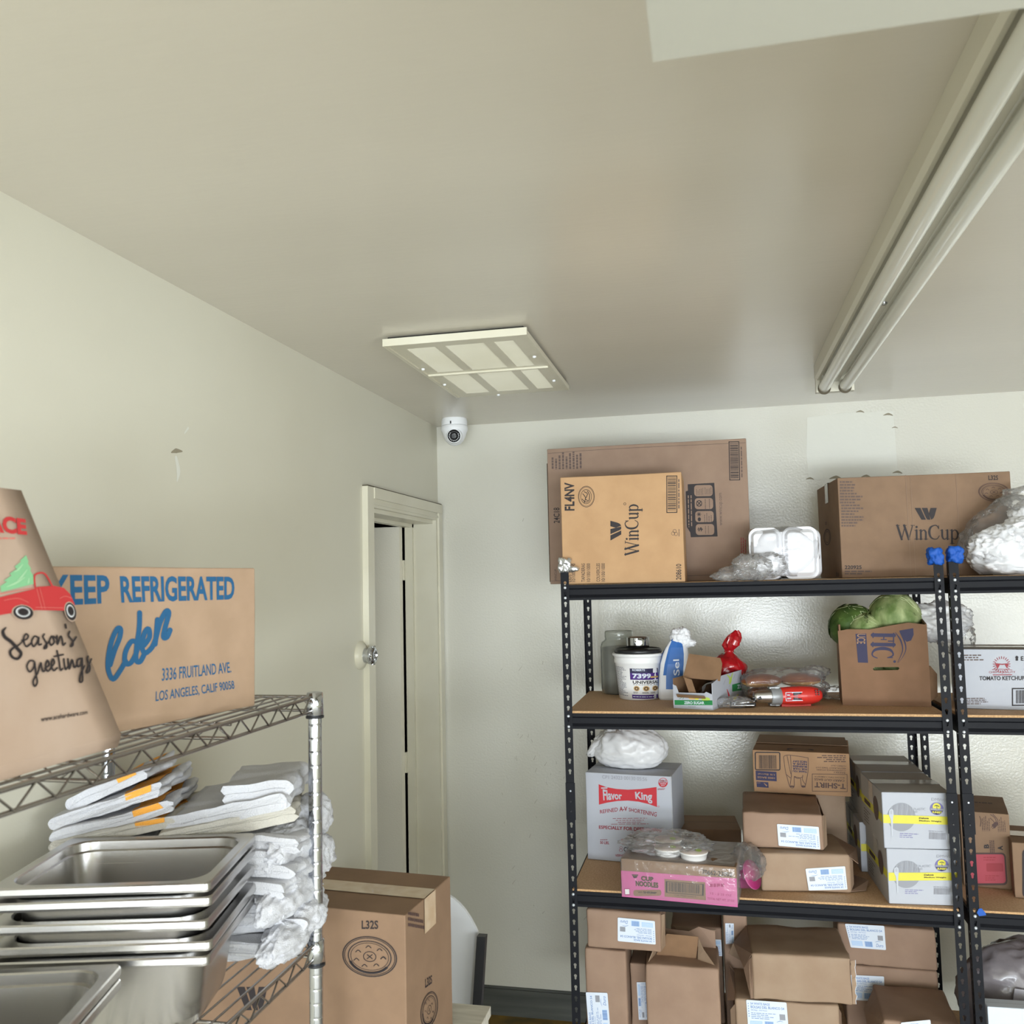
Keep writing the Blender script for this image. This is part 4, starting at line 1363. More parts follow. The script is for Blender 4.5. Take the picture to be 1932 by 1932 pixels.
w, d, h = .553, .42, .345
t, m = carton('cardboard_box', 'long brown carton with cup lid drawing on the top shelf', 'box', 1.666, -.74, Z1, 3, w, d, h, 'card', tape='tape_grey')
sh = front(w, d, h, ((834, 136), (1872, 96), (1900, 712), (860, 732)))
m.lines(sh, 850, 152, 990, 292, 8, 'ink_soft', 31).lines(sh, 858, 292, 994, 430, 8, 'ink_soft', 33)
m.text(sh, 'L32S', (1740, 122, 1798, 150), 'ink', 0, .02)
lid_drawing(m, sh, 1772, 222, 94, 56, 'ink_brown', tilt=3)
w_logo(m, sh, 1296, 316, 1428, 386, 'ink')
serif(m, sh, 'WinCup', (1185, 418, 1560, 502), 'ink', 0, 1.2)
m.text(sh, '220925', (876, 656, 976, 678), 'ink', 0, .02)
m.lines(sh, 876, 684, 1070, 712, 2, 'ink_soft', 5)
for x in (1244, 1545, 1272):
    m.stroke(sh, [(x, 120), (x + 26, 720)], 2, 'card_mauve', 1, False)
s2 = lside(w, d, h, ((686, 176), (834, 136), (860, 732), (700, 730)))
m.ellipse(s2, 756, 470, 26, 50, 'ink_brown', 1, .12).ellipse(s2, 756, 470, 18, 36, 'ink_brown', 1, .12).lines(s2, 744, 375, 762, 395, 2, 'ink_brown', 3)
m.lines(s2, 815, 680, 840, 720, 2, 'ink_brown', 3, 90)
m.build('carton_body', t)

# foam clamshells in a knotted clear bag
def foam_mesh():
    m = MB()
    M = Matrix.Rotation(math.radians(90), 4, 'X')
    Hh = .176
    for cx, w in ((-.0585, .106), (.0545, .114)):
        q = lambda dw, dh, r, z: [(x + cx, y + Hh / 2, z) for x, y, z in rr(w - dw, Hh - dh, r, z, 6)]
        m.loft([q(.006, .006, .030, -.016), q(.0, .0, .030, -.003), q(.002, .002, .029, .0), q(.012, .012, .026, .0), q(.016, .018, .024, -.002), q(.030, .040, .012, .012), q(.034, .044, .010, .0135)], 'foam', M=M, cap0=True, cap1=True, smooth=False)
    m.box(-.010, .002, .004, .016, .012, Hh - .016, 'foam')
    return m


fc = None
for i in range(7):
    lb = 'open white foam clamshell facing out of the knotted bag' if i == 0 else f'white foam clamshell stacked {["", "second", "third", "fourth", "fifth", "sixth", "last"][i]} behind the open one in the bag'
    if fc is None:
        fc = o = tag(foam_mesh().build('foam_container'), lb, 'food container', 'foam clamshells in the clear bag')
    else:
        o = fc.copy()
        COL.objects.link(o)
        o['label'] = lb
    o.location = (1.470 + .004 * i, -.850 + .023 * i, Z1 + .0005)
    o.rotation_euler = (math.radians(-1), 0, math.radians(-1))
t = thing('plastic_bag', 'clear knotted plastic bag round the foam clamshells', 'bag', (1.472, -.77, Z1))
m = MB()
m.blob((0, 0, .093), (.134, .112, .1), 'clear_film', 5, .05, 2.5, 3, flat=-.092, crease=.07, shape=lambda p: 1.0 / max(abs(p.x), abs(p.y) * .9, abs(p.z) * .98, .72) ** .8 * .84)
m.build('film', t)
m = MB()
for cx, cy, cz, rx, ry, rz, sd in ((-.055, -.115, .050, .052, .022, .034, 1), (-.105, -.125, .042, .05, .03, .036, 2), (-.155, -.13, .026, .055, .03, .022, 3), (-.128, -.135, .058, .036, .02, .024, 4), (-.20, -.135, .016, .036, .02, .013, 5)):
    m.blob((cx, cy, cz), (rx, ry, rz), 'clear_film', 4, .25, 2.4, sd, crease=.45)
tag(m.build('twisted_neck', t), 'crumpled twisted neck')
# bag of white rags at the right end
G = 'white rags in the clear bag'
RAGS = [(2.215, -.80, 1.935, .135, .10, .062, 'largest white rag at the bottom of the clear bag'), (2.135, -.83, 1.975, .075, .07, .052, 'bunched white rag at the left side of the clear bag'), (2.235, -.82, 2.015, .085, .08, .05, 'twisted white rag in the middle of the clear bag'),
        (2.33, -.80, 2.04, .09, .09, .06, 'white rag at the right side of the clear bag'), (2.265, -.79, 2.075, .07, .07, .045, 'uppermost white rag in the clear bag')]
for i, (x, y, z, a, b, c, lb) in enumerate(RAGS):
    m = MB()
    m.blob((0, 0, 0), (a, b, c), 'rag', 5, .18, 1.8, i * 2.1 + 1, crease=.34)
    o = tag(m.build('white_rag'), lb, 'rag', G)
    o.location = (x, y, z)
t = thing('plastic_bag', 'clear plastic bag stuffed with white rags on the top shelf', 'bag', (2.21, -.805, Z1))
m = MB()
m.blob((.01, 0, .115), (.205, .125, .135), 'clear_film', 5, .10, 1.9, 6, flat=-.113, crease=.14, shape=lambda p: 1 - .16 * max(0, -p.x) ** 2 - .05 * p.z)
m.build('film', t)
m = MB()
m.blob((.03, .0, .245), (.07, .05, .035), 'clear_film', 4, .3, 2, 8, crease=.4)
m.build('twisted_neck', t)

# ---------------------------------------------------------------- second shelf
Z2 = 1.4503
t = thing('glass_jar', 'large clear glass jar of grey powder behind the white tub', 'jar', (.866, -.43, Z2))
m = MB()
pr = [(.060, 0), (.070, .004), (.073, .02), (.073, .180), (.068, .198), (.056, .208), (.054, .214), (.056, .217), (.056, .238), (.054, .241)]
m.lathe(pr + [(r - .0035, z) for r, z in reversed(pr[2:])] + [(.062, .006)], 'glass_jar', 36, cap1=True)
m.build('jar_body', t)
m = MB()
m.lathe([(.058, .0065), (.0685, .02), (.0685, .176), (.05, .180), (.01, .178)], 'jar_powder', 30)
m.build('powder', t)

t = thing('adhesive_tub', 'white tub with purple label and black lid beside the glass jar', 'tub', (.951, -.570, Z2))
RB = lambda z: .0745 + .0135 * z / .15
m = MB()
m.lathe([(.070, 0), (.0740, .002), (RB(.06), .06), (RB(.130), .130), (RB(.131) + .003, .132), (RB(.14) + .003, .144), (RB(.145) + .001, .146), (RB(.15) + .002, .156), (.0955, .158), (.0965, .164), (.0945, .168), (.085, .168)], 'bucket_white', 48)
m.build('tub_body', t)


def tub(x, y, k=1.0):
    q = math.radians(-97) + x
    r = RB(y) + .0006 * k
    return Vector((r * math.cos(q), r * math.sin(q), y))


sh = Sheet(tub, 2.62, .150, ((515, 505), (900, 498), (886, 890), (528, 905)))
sh.xy = (lambda p, s=sh: (math.asin(max(-1, min(1, (s.uv(p)[0] - .5) * 2))), (1 - s.uv(p)[1]) * .150))
m = MB()
m.rect(sh, 676, 596, 882, 706, 'ink_navy', 1)
m.rect(sh, 678, 640, 882, 704, 'ink_purple', 2)
m.text(sh, 'ROBERTS', (698, 600, 796, 620), 'label_paper', 0, .03, 0, 3)
m.text(sh, '7399', (696, 644, 836, 692), 'label_paper', 0, .04, 0, 3)
m.rect(sh, 834, 672, 884, 688, 'ink_gold', 3)
m.text(sh, 'UNIVERSAL', (696, 714, 884, 744), 'ink', 0, .03, 0, 1)
m.lines(sh, 698, 748, 880, 756, 1, 'ink_soft', 4, full=True)
for x in (726, 802, 864):
    m.ellipse(sh, x, 788, 25 if x < 850 else 18, 25, 'ink_gold', 1).ellipse(sh, x, 788, 17 if x < 850 else 12, 17, 'ink_brown', 2, .5)
    m.lines(sh, x - 30, 818, min(x + 30, 880), 834, 2, 'ink_soft', x)
m.rect(sh, 684, 846, 880, 880, 'ink_purple', 1)
m.lines(sh, 692, 856, 872, 870, 1, 'label_paper', 9, k=2, full=True)
m.lines(sh, 532, 584, 650, 866, 22, 'ink_grey', 41, fill=.5)
m.build('front_label', t)
m = MB()
m.lathe([(.086, .1685), (.0885, .170), (.0885, .180), (.082, .184), (.078, .180), (.02, .181)], 'bucket_black', 40)
m.build('lid', t)
t = thing('tape_roll', 'roll of shiny foil tape on the black lid of the tub', 'tape', (.951, -.566, Z2 + .1845))
m = MB()
m.lathe([(.036, 0), (.0425, 0), (.0430, .001), (.0430, .039), (.0425, .040), (.036, .040), (.036, 0)], 'chrome', 40, cap0=False, cap1=False)
m.build('foil_tape', t)
m = MB()
m.lathe([(.0345, 0.0005), (.0358, 0.0005), (.0358, .0395), (.0345, .0395), (.0345, .0005)], 'card', 36, cap0=False, cap1=False)
m.build('core', t)

# bag of salt
t = thing('salt_bag', 'blue and white paper salt bag leaning behind the torn soda carton', 'bag', (1.078, -.600, Z2))
m = MB()
rings, mats = [], []
for i, (z, a, b, ox) in enumerate(((0, .050, .032, 0), (.006, .054, .036, 0), (.04, .055, .037, .0), (.09, .054, .036, .003), (.13, .053, .035, .008), (.165, .048, .031, .012), (.19, .040, .026, .016), (.205, .028, .019, .020), (.216, .020, .014, .026), (.228, .022, .016, .030), (.238, .012, .009, .032))):
    ring = []
    for k in range(28):
        q = 2 * math.pi * k / 28
        c, s_ = math.cos(q), math.sin(q)
        e = .55
        px, py = a * math.copysign(abs(c) ** e, c), b * math.copysign(abs(s_) ** e, s_)
        n = noise.noise(Vector((px * 40, py * 40, z * 26))) * (.006 + .22 * max(0, z - .12))
        ring.append((px * (1 + n * 8) + ox, py * (1 + n * 8), z + (n * 1.2 if z > .2 else 0)))
    rings.append(ring)
m.loft(rings, 'salt_white')
for i in range(2, 8):
    for k in range(28):
        q = 360 * (k + .5) / 28
        if 258 - i * 3 < q < 306 - i * 2.2 or 180 < q < 212:
            vs = [rings[i][k], rings[i][(k + 1) % 28], rings[i + 1][(k + 1) % 28], rings[i + 1][k]]
            cx = sum(p[0] for p in vs) / 4 * .06
            m.add([(p[0] * 1.012, p[1] * 1.02 - .0006, p[2]) for p in vs], [(0, 1, 2, 3)], 'salt_blue', True)
m.blob((.034, -.002, .226), (.030, .020, .028), 'salt_white', 4, .35, 1.8, 3, crease=.5)
m.blob((.058, -.004, .205), (.024, .014, .014), 'salt_white', 4, .35, 1.8, 8, crease=.5)
sh = Sheet(frame((.006, -.0405, .03), (1, 0, .05), (0, 0, 1)), .04, .12, ((0, 0), (1, 0), (1, 1), (0, 1)))
m.text(sh, 't Sel', (-.02, .02, .52, .80), 'label_paper', 90, .01)
m.build('bag_body', t)

# torn soda carton with bottles and a red bag inside
w, d, h = .139, .386, .105
t = thing('soda_carton', 'torn white and green ZERO SUGAR carton open at the front', 'box', corner_loc(1.088, -.828, Z2, -20, w, d), -20)
q4 = ((1276, 1277), (1342, 1279), (1344, 1341), (1271, 1336))
m = MB()
put = frame((-w / 2, -d / 2 + .0004, 0), (1, 0, 0), (0, 0, 1))
m.poly([(0, 0), (w, 0), (w, .052), (.118, .060), (.112, .055), (.02, .053), (.012, .075), (.0, .080)], [], put, 'white_card', .002)
sh = front(w, d, h, ((1020, 672), (1336, 680), (1332, 970), (1010, 950)))
m.rect(sh, 1022, 878, 1334, 922, 'ink_green', 2)
m.text(sh, 'ZERO SUGAR', (1100, 888, 1266, 914), 'label_paper', 0, .03, 0, 3)
m.ellipse(sh, 1280, 868, 36, 18, 'ink_lime', 2).ellipse(sh, 1168, 856, 30, 16, 'ink_gold', 2).ellipse(sh, 1205, 862, 20, 13, 'ink_yellow', 2)
m.stroke(sh, [(1060, 868), (1100, 846), (1090, 870)], 3, 'ink_green', 2)
m.lines(sh, 1130, 930, 1230, 946, 2, 'ink_grey', 3)
m.build('front_panel', t)
m = MB()
put = frame((w / 2, -d / 2, 0), (0, 1, 0), (0, 0, 1))
m.poly([(0.002, 0), (d, 0), (d, h), (.10, h), (.002, .088)], [], put, 'white_card', .002)
sh = rside(w, d, h, ((1340, 690), (1576, 598), (1572, 836), (1334, 972)))
m.area(sh, [(1470, 740), (1568, 706), (1568, 776), (1468, 800)], 'ink_green', 2)
m.textq(sh, 'ZERO', ((1500, 742), (1556, 724), (1556, 756), (1500, 776)), 'label_paper', .03, 0, 3)
m.stroke(sh, [(1440, 655), (1462, 690), (1455, 735), (1478, 640)], [3, 16, 10, 4], 'ink_lime', 2)
m.stroke(sh, [(1435, 780), (1445, 830), (1440, 865)], [3, 10, 3], 'ink_red', 2)
m.stroke(sh, [(1478, 860), (1505, 820)], [20, 3], 'ink_yellow', 2)
for a, b in ((1415, 740), (1450, 760), (1520, 830), (1480, 690)):
    m.stroke(sh, [(a, b), (a + 14, b - 40)], 2, 'ink_grey', 2, False)
m.lines(sh, 1500, 800, 1560, 850, 5, 'ink_grey', 13)
m.build('side_panel', t)
m = MB()
m.box(-w / 2, -w / 2 + .002, -d / 2 + .002, d / 2, 0, .100, 'card_inside').box(-w / 2 + .002, w / 2 - .002, d / 2 - .002, d / 2, 0, h, 'white_card').box(-w / 2 + .002, w / 2 - .002, -d / 2 + .004, d / 2 - .002, 0, .002, 'card_inside')
m.build('inner_panel', t)
m = MB()
put = frame((-w / 2 + .03, -d / 2 + .05, .098), (1, .05, -.06), (.05, .25, 1))
m.poly([(-.012, 0), (.118, 0), (.120, .06), (.112, .078), (.0, .084), (-.006, .04)], [], put, 'card_inside', .003)
put = frame((-w / 2 + .055, -d / 2 + .012, .045), (1, .1, -.25), (-.3, .1, 1))
m.poly([(0, 0), (.028, 0), (.024, .06), (-.004, .06)], [], put, 'card_inside', .002)
put = frame((-w / 2 + .018, -d / 2 - .006, .038), (1, 0, 0), (0, -.5, .5))
m.poly([(0, 0), (.10, 0), (.10, .012), (0, .014)], [], put, 'card_inside', .002)
m.build('flap', t)
t2 = thing('soda_bottle', 'dark soda bottle lying in the torn carton', 'bottle', tuple(Vector(t.location) + Matrix.Rotation(math.radians(-20), 3, 'Z') @ Vector((.024, -.045, .042))), -20)
m = MB()
m.lathe([(.001, -.10), (.03, -.10), (.036, -.085), (.036, .05), (.030, .075), (.014, .105), (.013, .125), (.001, .126)], 'soft_drink', 24, T(0, 0, 0, rx=90))
m.build('bottle_body', t2)
m = MB()
m.lathe([(.0366, -.06), (.0366, .02)], 'label_paper', 24, T(0, 0, 0, rx=90), cap0=False, cap1=False)
m.build('bottle_label', t2)

t = thing('gift_bag', 'tied red plastic bag standing in the torn soda carton', 'bag', (1.272, -.545, Z2 + .075))
m = MB()
m.blob((0, 0, .035), (.064, .055, .055), 'red_bag', 4, .12, 2.2, 4, flat=-.034, crease=.14, shape=lambda p: 1.08 - .25 * max(0, p.z))
m.lathe([(.045, .062), (.022, .082), (.012, .092), (.014, .098)], 'red_bag', 16, T(.012, 0, 0))
m.build('bag_body', t)
m = MB()
rings = []
for zz, r, ox in ((.090, .013, .012), (.098, .012, .013), (.108, .020, .017), (.122, .025, .022), (.138, .024, .028), (.152, .018, .034), (.164, .006, .040)):
    rings.append([(ox + r * (1 + .42 * math.cos(5 * q + zz * 30) + .25 * noise.noise(Vector((math.cos(q) * 3, math.sin(q) * 3, zz * 60)))) * math.cos(q), r * .55 * (1 + .3 * math.sin(4 * q)) * math.sin(q), zz + .008 * math.sin(3 * q + 1) * (zz > .12)) for q in [2 * math.pi * k / 40 for k in range(40)]])
m.loft(rings, 'red_bag')
m.build('gathered_top', t)

# bagged buns
G = 'sandwich buns in the clear bag'
for i, (x, y, z, L, lb) in enumerate(((1.392, -.622, Z2 + .068, .072, 'upper left bun in the clear bag behind the red tool'), (1.527, -.585, Z2 + .069, .074, 'upper right bun in the clear bag behind the red tool'),
                                     (1.405, -.618, Z2 + .026, .070, 'lower left bun in the clear bag behind the red tool'), (1.540, -.582, Z2 + .026, .072, 'lower right bun in the clear bag behind the red tool'))):
    m = MB()
    m.blob((0, 0, 0), (L, .05, .026), 'bun_crust', 4, .06, 1.6, i + .5, shape=lambda p: 1.0 - .10 * max(0, -p.z))
    o = m
    bm_ = [k for k, f in enumerate(m.f) if sum(m.v[j][2] for j in f) / 3 < -.004]
    si = m.mi('bun_side')
    for k in bm_:
        m.m[k] = si
    b = tag(m.build('bread_bun'), lb, 'bread', G)
    b.location, b.rotation_euler = (x, y, z), (0, 0, math.radians(15))
t = thing('plastic_bag', 'clear plastic bag of sandwich buns on the second shelf', 'bag', (1.470, -.602, Z2), 15)
m = MB()
m.blob((0, 0, .056), (.152, .062, .058), 'clear_film', 5, .08, 2.4, 2, flat=-.055, crease=.16, shape=lambda p: 1.0 / max(abs(p.x), abs(p.z), .8) * .88)
m.blob((.110, -.01, .098), (.042, .03, .020), 'clear_film', 4, .2, 2.5, 7, crease=.4)
m.blob((.185, -.01, .02), (.05, .03, .02), 'clear_film', 4, .2, 2.5, 9, crease=.4)
m.build('film', t)

# power tool
t = thing('power_tool', 'red and silver handheld power tool lying before the buns', 'tool', (1.445, -.765, Z2 + .0345), 14.6)
M = T(ry=90)
m = MB()
m.lathe([(.024, -.008), (.0285, .0), (.031, .03), (.032, .07), (.030, .105), (.024, .127), (.014, .140), (.002, .144)], 'tool_red', 30, M)
for a in (-.5, 0, .5):
    for x in (.112, .122):
        m.box(x - .002, x + .002, -.0305 + .002 * abs(a), -.024, .014 * a - .002, .014 * a + .002, 'black_plastic', T(0, 0, .012))
m.box(-.0, .10, -.010, .010, -.0345, -.026, 'tool_red')
m.build('motor_housing', t)
m = MB()


def tool_surf(x, y, k=1.0):
    q = y / .0315
    r = .0322 + .0004 * k
    return Vector((x, -r * math.cos(q), r * math.sin(q)))


sh = Sheet(tool_surf, 1, 1, UNIT)
sh.xy = lambda p: p
m.rect(sh, .008, -.014, .066, .016, 'label_paper', 1).rect(sh, .010, -.012, .030, .014, 'ink_red', 2).rect(sh, .034, -.010, .062, .013, 'ink', 2)
sl = Sheet(tool_surf, .02, .01, UNIT)
m.lines(Sheet(lambda x, y, k=1: tool_surf(.010 + x, -.012 + y, k), .018, .026, UNIT), .1, .1, .9, .9, 2, 'label_paper', 4, 0, .4, 3)
m.lines(Sheet(lambda x, y, k=1: tool_surf(.034 + x, -.010 + y, k), .026, .023, UNIT), .1, .1, .95, .9, 5, 'ink_grey', 5, 0, .4, 3)
m.build('rating_label', t)
m = MB()
m.lathe([(.0295, -.036), (.0305, -.034), (.0305, -.004), (.0275, .0)], 'tool_grey', 30, M)
for z in (-.030, .026):
    m.box(-.040, -.006, -.012, .012, z, z + .006, 'tool_grey').box(-.022, -.010, -.014, .014, z - .001, z + .007, 'tool_grey')
m.build('gear_collar', t)
m = MB()
m.lathe([(.014, -.092), (.0185, -.086), (.020, -.08), (.0225, -.05), (.0245, -.036), (.0245, -.034)], 'tool_steel', 30, M)
m.build('nose', t)
m = MB()
m.tube([(-.092, 0, -.004), (-.080, -.014, -.004), (-.074, -.0225, -.002)], .006, 'chrome', 10)
m.rbox(.082, .046, .016, .006, 'black_plastic', (3, 2, 1), M=T(-.130, .004, -.0325), k=2)
m.tube([(-.165, -.022, -.018), (-.120, -.025, -.014), (-.098, -.022, -.015), (-.093, .0, -.016), (-.098, .024, -.016), (-.165, .026, -.018)], .0035, 'chrome', 8, closed=True)
m.tube([(-.175, -.018, -.026), (-.098, -.020, -.026)], .004, 'chrome', 8)
m.build('guide_shoe', t)
m = MB()
m.blob((-.165, 0, -.016), (.055, .03, .0165), 'clear_film', 4, .2, 2, 3, crease=.4)
m.build('clear_cover', t)

# produce carton with cabbages
w, d, h = .275, .20, .272
t = thing('produce_carton', 'open brown FIC produce carton filled with cabbages', 'box', corner_loc(1.649, -.729, Z2, -4.4, w, d), -4.4)
m = MB()
slot = [(w * .385 + a, h * .455 + b) for a, b in ((-.002, -.006), (.074, -.004), (.078, .001), (.075, .006), (.002, .005), (-.005, .0))]
m.poly([(0, 0), (w, 0), (w - .004, .270), (w * .80, .277), (w * .60, .268), (w * .36, .255), (w * .1, .256), (-.004, .250)], [slot], frame((-w / 2, -d / 2 + .0006, 0), (1, 0, 0), (0, 0, 1)), 'card_umber', .005)
sh = front(w, d, h, ((728, 228), (1296, 212), (1340, 792), (772, 776)))
m.area(sh, [(836, 290), (904, 286), (922, 488), (858, 486)], 'ink_navy', 2)
m.text(sh, 'UCE', (846, 290, 900, 358), 'card_warm', 270, .01, 0, 3)
serif(m, sh, 'FIC', (946, 282, 1084, 462), 'ink_navy', 270, 1.2)
m.ellipse(sh, 1092, 478, 9, 9, 'ink_navy', 2)
m.area(sh, [(1118, 262), (1208, 244), (1212, 290), (1196, 330), (1168, 340), (1140, 312)], 'ink_navy', 2)
for o_ in (0, 22, 44):
    m.stroke(sh, [(1092 + o_ * .6, 276 - o_ * .2), (1128 + o_ * .5, 330), (1146 + o_ * .3, 390), (1134 + o_ * .2, 440), (1112 + o_ * .1, 484)], [3, 11, 14, 11, 2], 'ink_navy' if o_ != 22 else 'card_umber', 2 if o_ != 22 else 3)
m.build('front_panel', t)
m = MB()
m.poly([(0, 0), (d, 0), (d, h * 1.02), (d * .5, h * 1.05), (0, h)], [], frame((w / 2, -d / 2, 0), (0, 1, 0), (0, 0, 1)), 'card_umber', .005)
s2 = rside(w, d, h, UNIT)
m.lines(s2, .1, .08, .6, .36, 5, 'ink_maroon', 6, 90, .5, 2)
m.build('side_panel', t)
m = MB()
m.poly([(0, 0), (d, 0), (d, h), (0, h * .97)], [], frame((-w / 2, d / 2, 0), (0, -1, 0), (0, 0, 1)), 'card_umber', .005)
m.build('side_panel', t)
m = MB()
m.poly([(0, 0), (w, 0), (w, h), (0, h)], [], frame((w / 2, d / 2, 0), (-1, 0, 0), (0, 0, 1)), 'card_umber', .005)
m.box(-w / 2 + .004, w / 2 - .004, -d / 2 + .004, d / 2 - .004, 0, .005, 'card_inside')
m.build('back_panel', t)
m = MB()
m.poly([(0, 0), (.055, .015), (.060, .09), (.02, .12), (-.004, .10)], [], frame((w / 2 - .002, -d / 2 + .03, .01), (.6, .8, 0), (0, 0, 1)), 'card_inside', .004)
m.build('torn_corner', t)
G = 'cabbages in the produce carton'


def cabbage(r, seed, dark):
    m = MB()
    cl = 'cabbage_dark' if dark else 'cabbage'
    m.blob((0, 0, 0), (r, r, r * .92), cl, 5, .06, 2.0, seed, crease=.05)
    rnd = random.Random(int(seed * 10))
    for i in range(6):
        q = Matrix.Rotation(rnd.uniform(0, 6.28), 4, 'Z') @ Matrix.Rotation(rnd.uniform(.3, 1.25), 4, 'X')
        vs, fs, N = [], [], 14
        for a in range(N + 1):
            for b in range(N + 1):
                u, v = (a / N - .5) * 2, (b / N - .5) * 2
                th, ph = u * .95 * (1 - .25 * v * v), v * .95
                rad = r * (1.03 + .012 * i + .05 * max(0, u * u + v * v - .9) + .02 * noise.noise(Vector((u * 4, v * 4, seed + i))) - .012 * (1 if abs(v) < .07 else 0))
                vs.append(q @ Vector((rad * math.sin(ph) * math.cos(th), rad * math.sin(th), rad * math.cos(ph) * math.cos(th) * .95)))
        for a in range(N):
            for b in range(N):
                u, v = (a + .5) / N - .5, (b + .5) / N - .5
                if u * u + v * v < .25 + .02 * noise.noise(Vector((a, b, seed))):
                    fs.append((a * (N + 1) + b, a * (N + 1) + b + 1, (a + 1) * (N + 1) + b + 1, (a + 1) * (N + 1) + b))
        m.add(vs, fs, cl, True)
        for sgn in (-.6, -.3, 0, .3, .6):
            L = [vs[int((.08 + .82 * k / 8) * N) * (N + 1) + max(0, min(N, int(N * (.5 + sgn * .55 * k / 8))))] for k in range(9)]
            m.tube([p * 1.004 for p in L], [.0026 * (1 - .08 * k) * (1 if sgn == 0 else .55) for k in range(9)], 'cabbage_vein', 5)
    return m


for x, y, z, r, sd, dk, lb in ((1.846, -.640, 1.742, .082, 1.3, False, 'round pale green cabbage highest in the produce carton'), (1.712, -.605, 1.705, .080, 2.6, True, 'dark green cabbage at the back of the produce carton'),
                               (1.745, -.655, 1.692, .062, 4.1, False, 'pale cut cabbage at the front edge of the produce carton')):
    o = tag(cabbage(r, sd, dk).build('cabbage'), lb, 'cabbage', G)
    o.location = (x, y, z)
for x, y, z, r, sd, lb in ((1.74, -.635, 1.53, .07, 5.5, 'cabbage at the bottom left, glimpsed through the hand slot'), (1.86, -.635, 1.57, .07, 6.5, 'cabbage below the highest one in the produce carton')):
    o = tag(cabbage(r, sd, False).build('cabbage'), lb, 'cabbage', G)
    o.location = (x, y, z)
t = thing('plastic_wrap', 'crumpled clear plastic wrap behind the paired shelf posts', 'plastic wrap', (1.985, -.60, 1.66))
m = MB()
m.blob((0.01, 0, .06), (.095, .05, .06), 'milky_film', 5, .25, 1.9, 3, crease=.35)
m.blob((.06, -.01, .01), (.05, .03, .05), 'clear_film', 4, .3, 2.2, 6, crease=.4)
m.build('wrap_film', t)

# ketchup carton
w, d, h = .30, .20, .192
t, m = carton('cardboard_box', 'white TOMATO KETCHUP carton on the second shelving unit', 'box', 2.000, -.785, Z2, -8, w, d, h, 'white_card', tape='tape_grey', top='white_card_side')
sh = front(w, d, h, ((620, 640), (2540, 660), (2610, 1780), (680, 1720)))
m.lines(sh, 700, 735, 1270, 860, 3, 'ink_soft', 7, 0, .5)
for q in range(-80, 261, 17):
    a = math.radians(q)
    m.stroke(sh, [(1452 + 118 * math.cos(a), 930 - 110 * math.sin(a)), (1452 + 155 * math.cos(a), 930 - 148 * math.sin(a))], 12, 'ink_maroon', 1, False)
m.area(sh, [(1330, 900), (1460, 915), (1580, 905), (1550, 1000), (1505, 925), (1470, 935), (1420, 930), (1375, 1010)], 'ink_maroon')
m.stroke(sh, [(1280, 1020), (1450, 1012), (1640, 1026)], 8, 'ink_maroon', 1)
m.text(sh, "CHEF'S QUALITY", (1220, 1046, 1700, 1088), 'ink_maroon', 0, .0)
m.rect(sh, 1290, 1106, 1640, 1120, 'ink_maroon')
m.text(sh, 'TOMATO KETCHUP', (1046, 1136, 1866, 1212), 'ink', 0, .025)
m.area(sh, [(1690, 800), (1728, 766), (1766, 800), (1750, 800), (1750, 858), (1706, 858), (1706, 800)], 'ink')
m.text(sh, 'E', (1800, 780, 1850, 860), 'ink', 0, .03)
m.outline(sh, 1634, 1352, 2200, 1676, 22, 'ink')
m.barcode(sh, 1710, 1392, 2140, 1630, 'ink', 15)
m.lines(sh, 805, 1520, 1230, 1650, 4, 'ink_soft', 17, 0, .5)
m.build('carton_body', t)
# ---------------------------------------------------------------- third shelf
Z3 = 0.8623


def plate(m, pts, mt, th=.0018):
    """thin stiff flap from a polygon of points"""
    P = [Vector(p) for p in pts]
    n = (P[1] - P[0]).cross(P[2] - P[0]).normalized() * th
    L = len(P)
    vs = P + [p + n for p in P]
    return m.add(vs, [tuple(range(L))[::-1], tuple(range(L, 2 * L))] + [(i, (i + 1) % L, L + (i + 1) % L, L + i) for i in range(L)], mt)


def bundle(label, x, y, z, yaw, w, d, h, body='kraft', r=.010, seed=1.0, group=None, amp=.004, name='paper_package', cat='package', puff=0.0):
    """brown paper package of flat bags, its edges softly rounded"""
    t = thing(name, label, cat, corner_loc(x, y, z, yaw, w, d), yaw, group)
    m = MB()
    m.rbox(w, d, h, r, body, (9, 7, 6), amp=amp, seed=seed, freq=11, k=3, puff=puff)
    return t, m


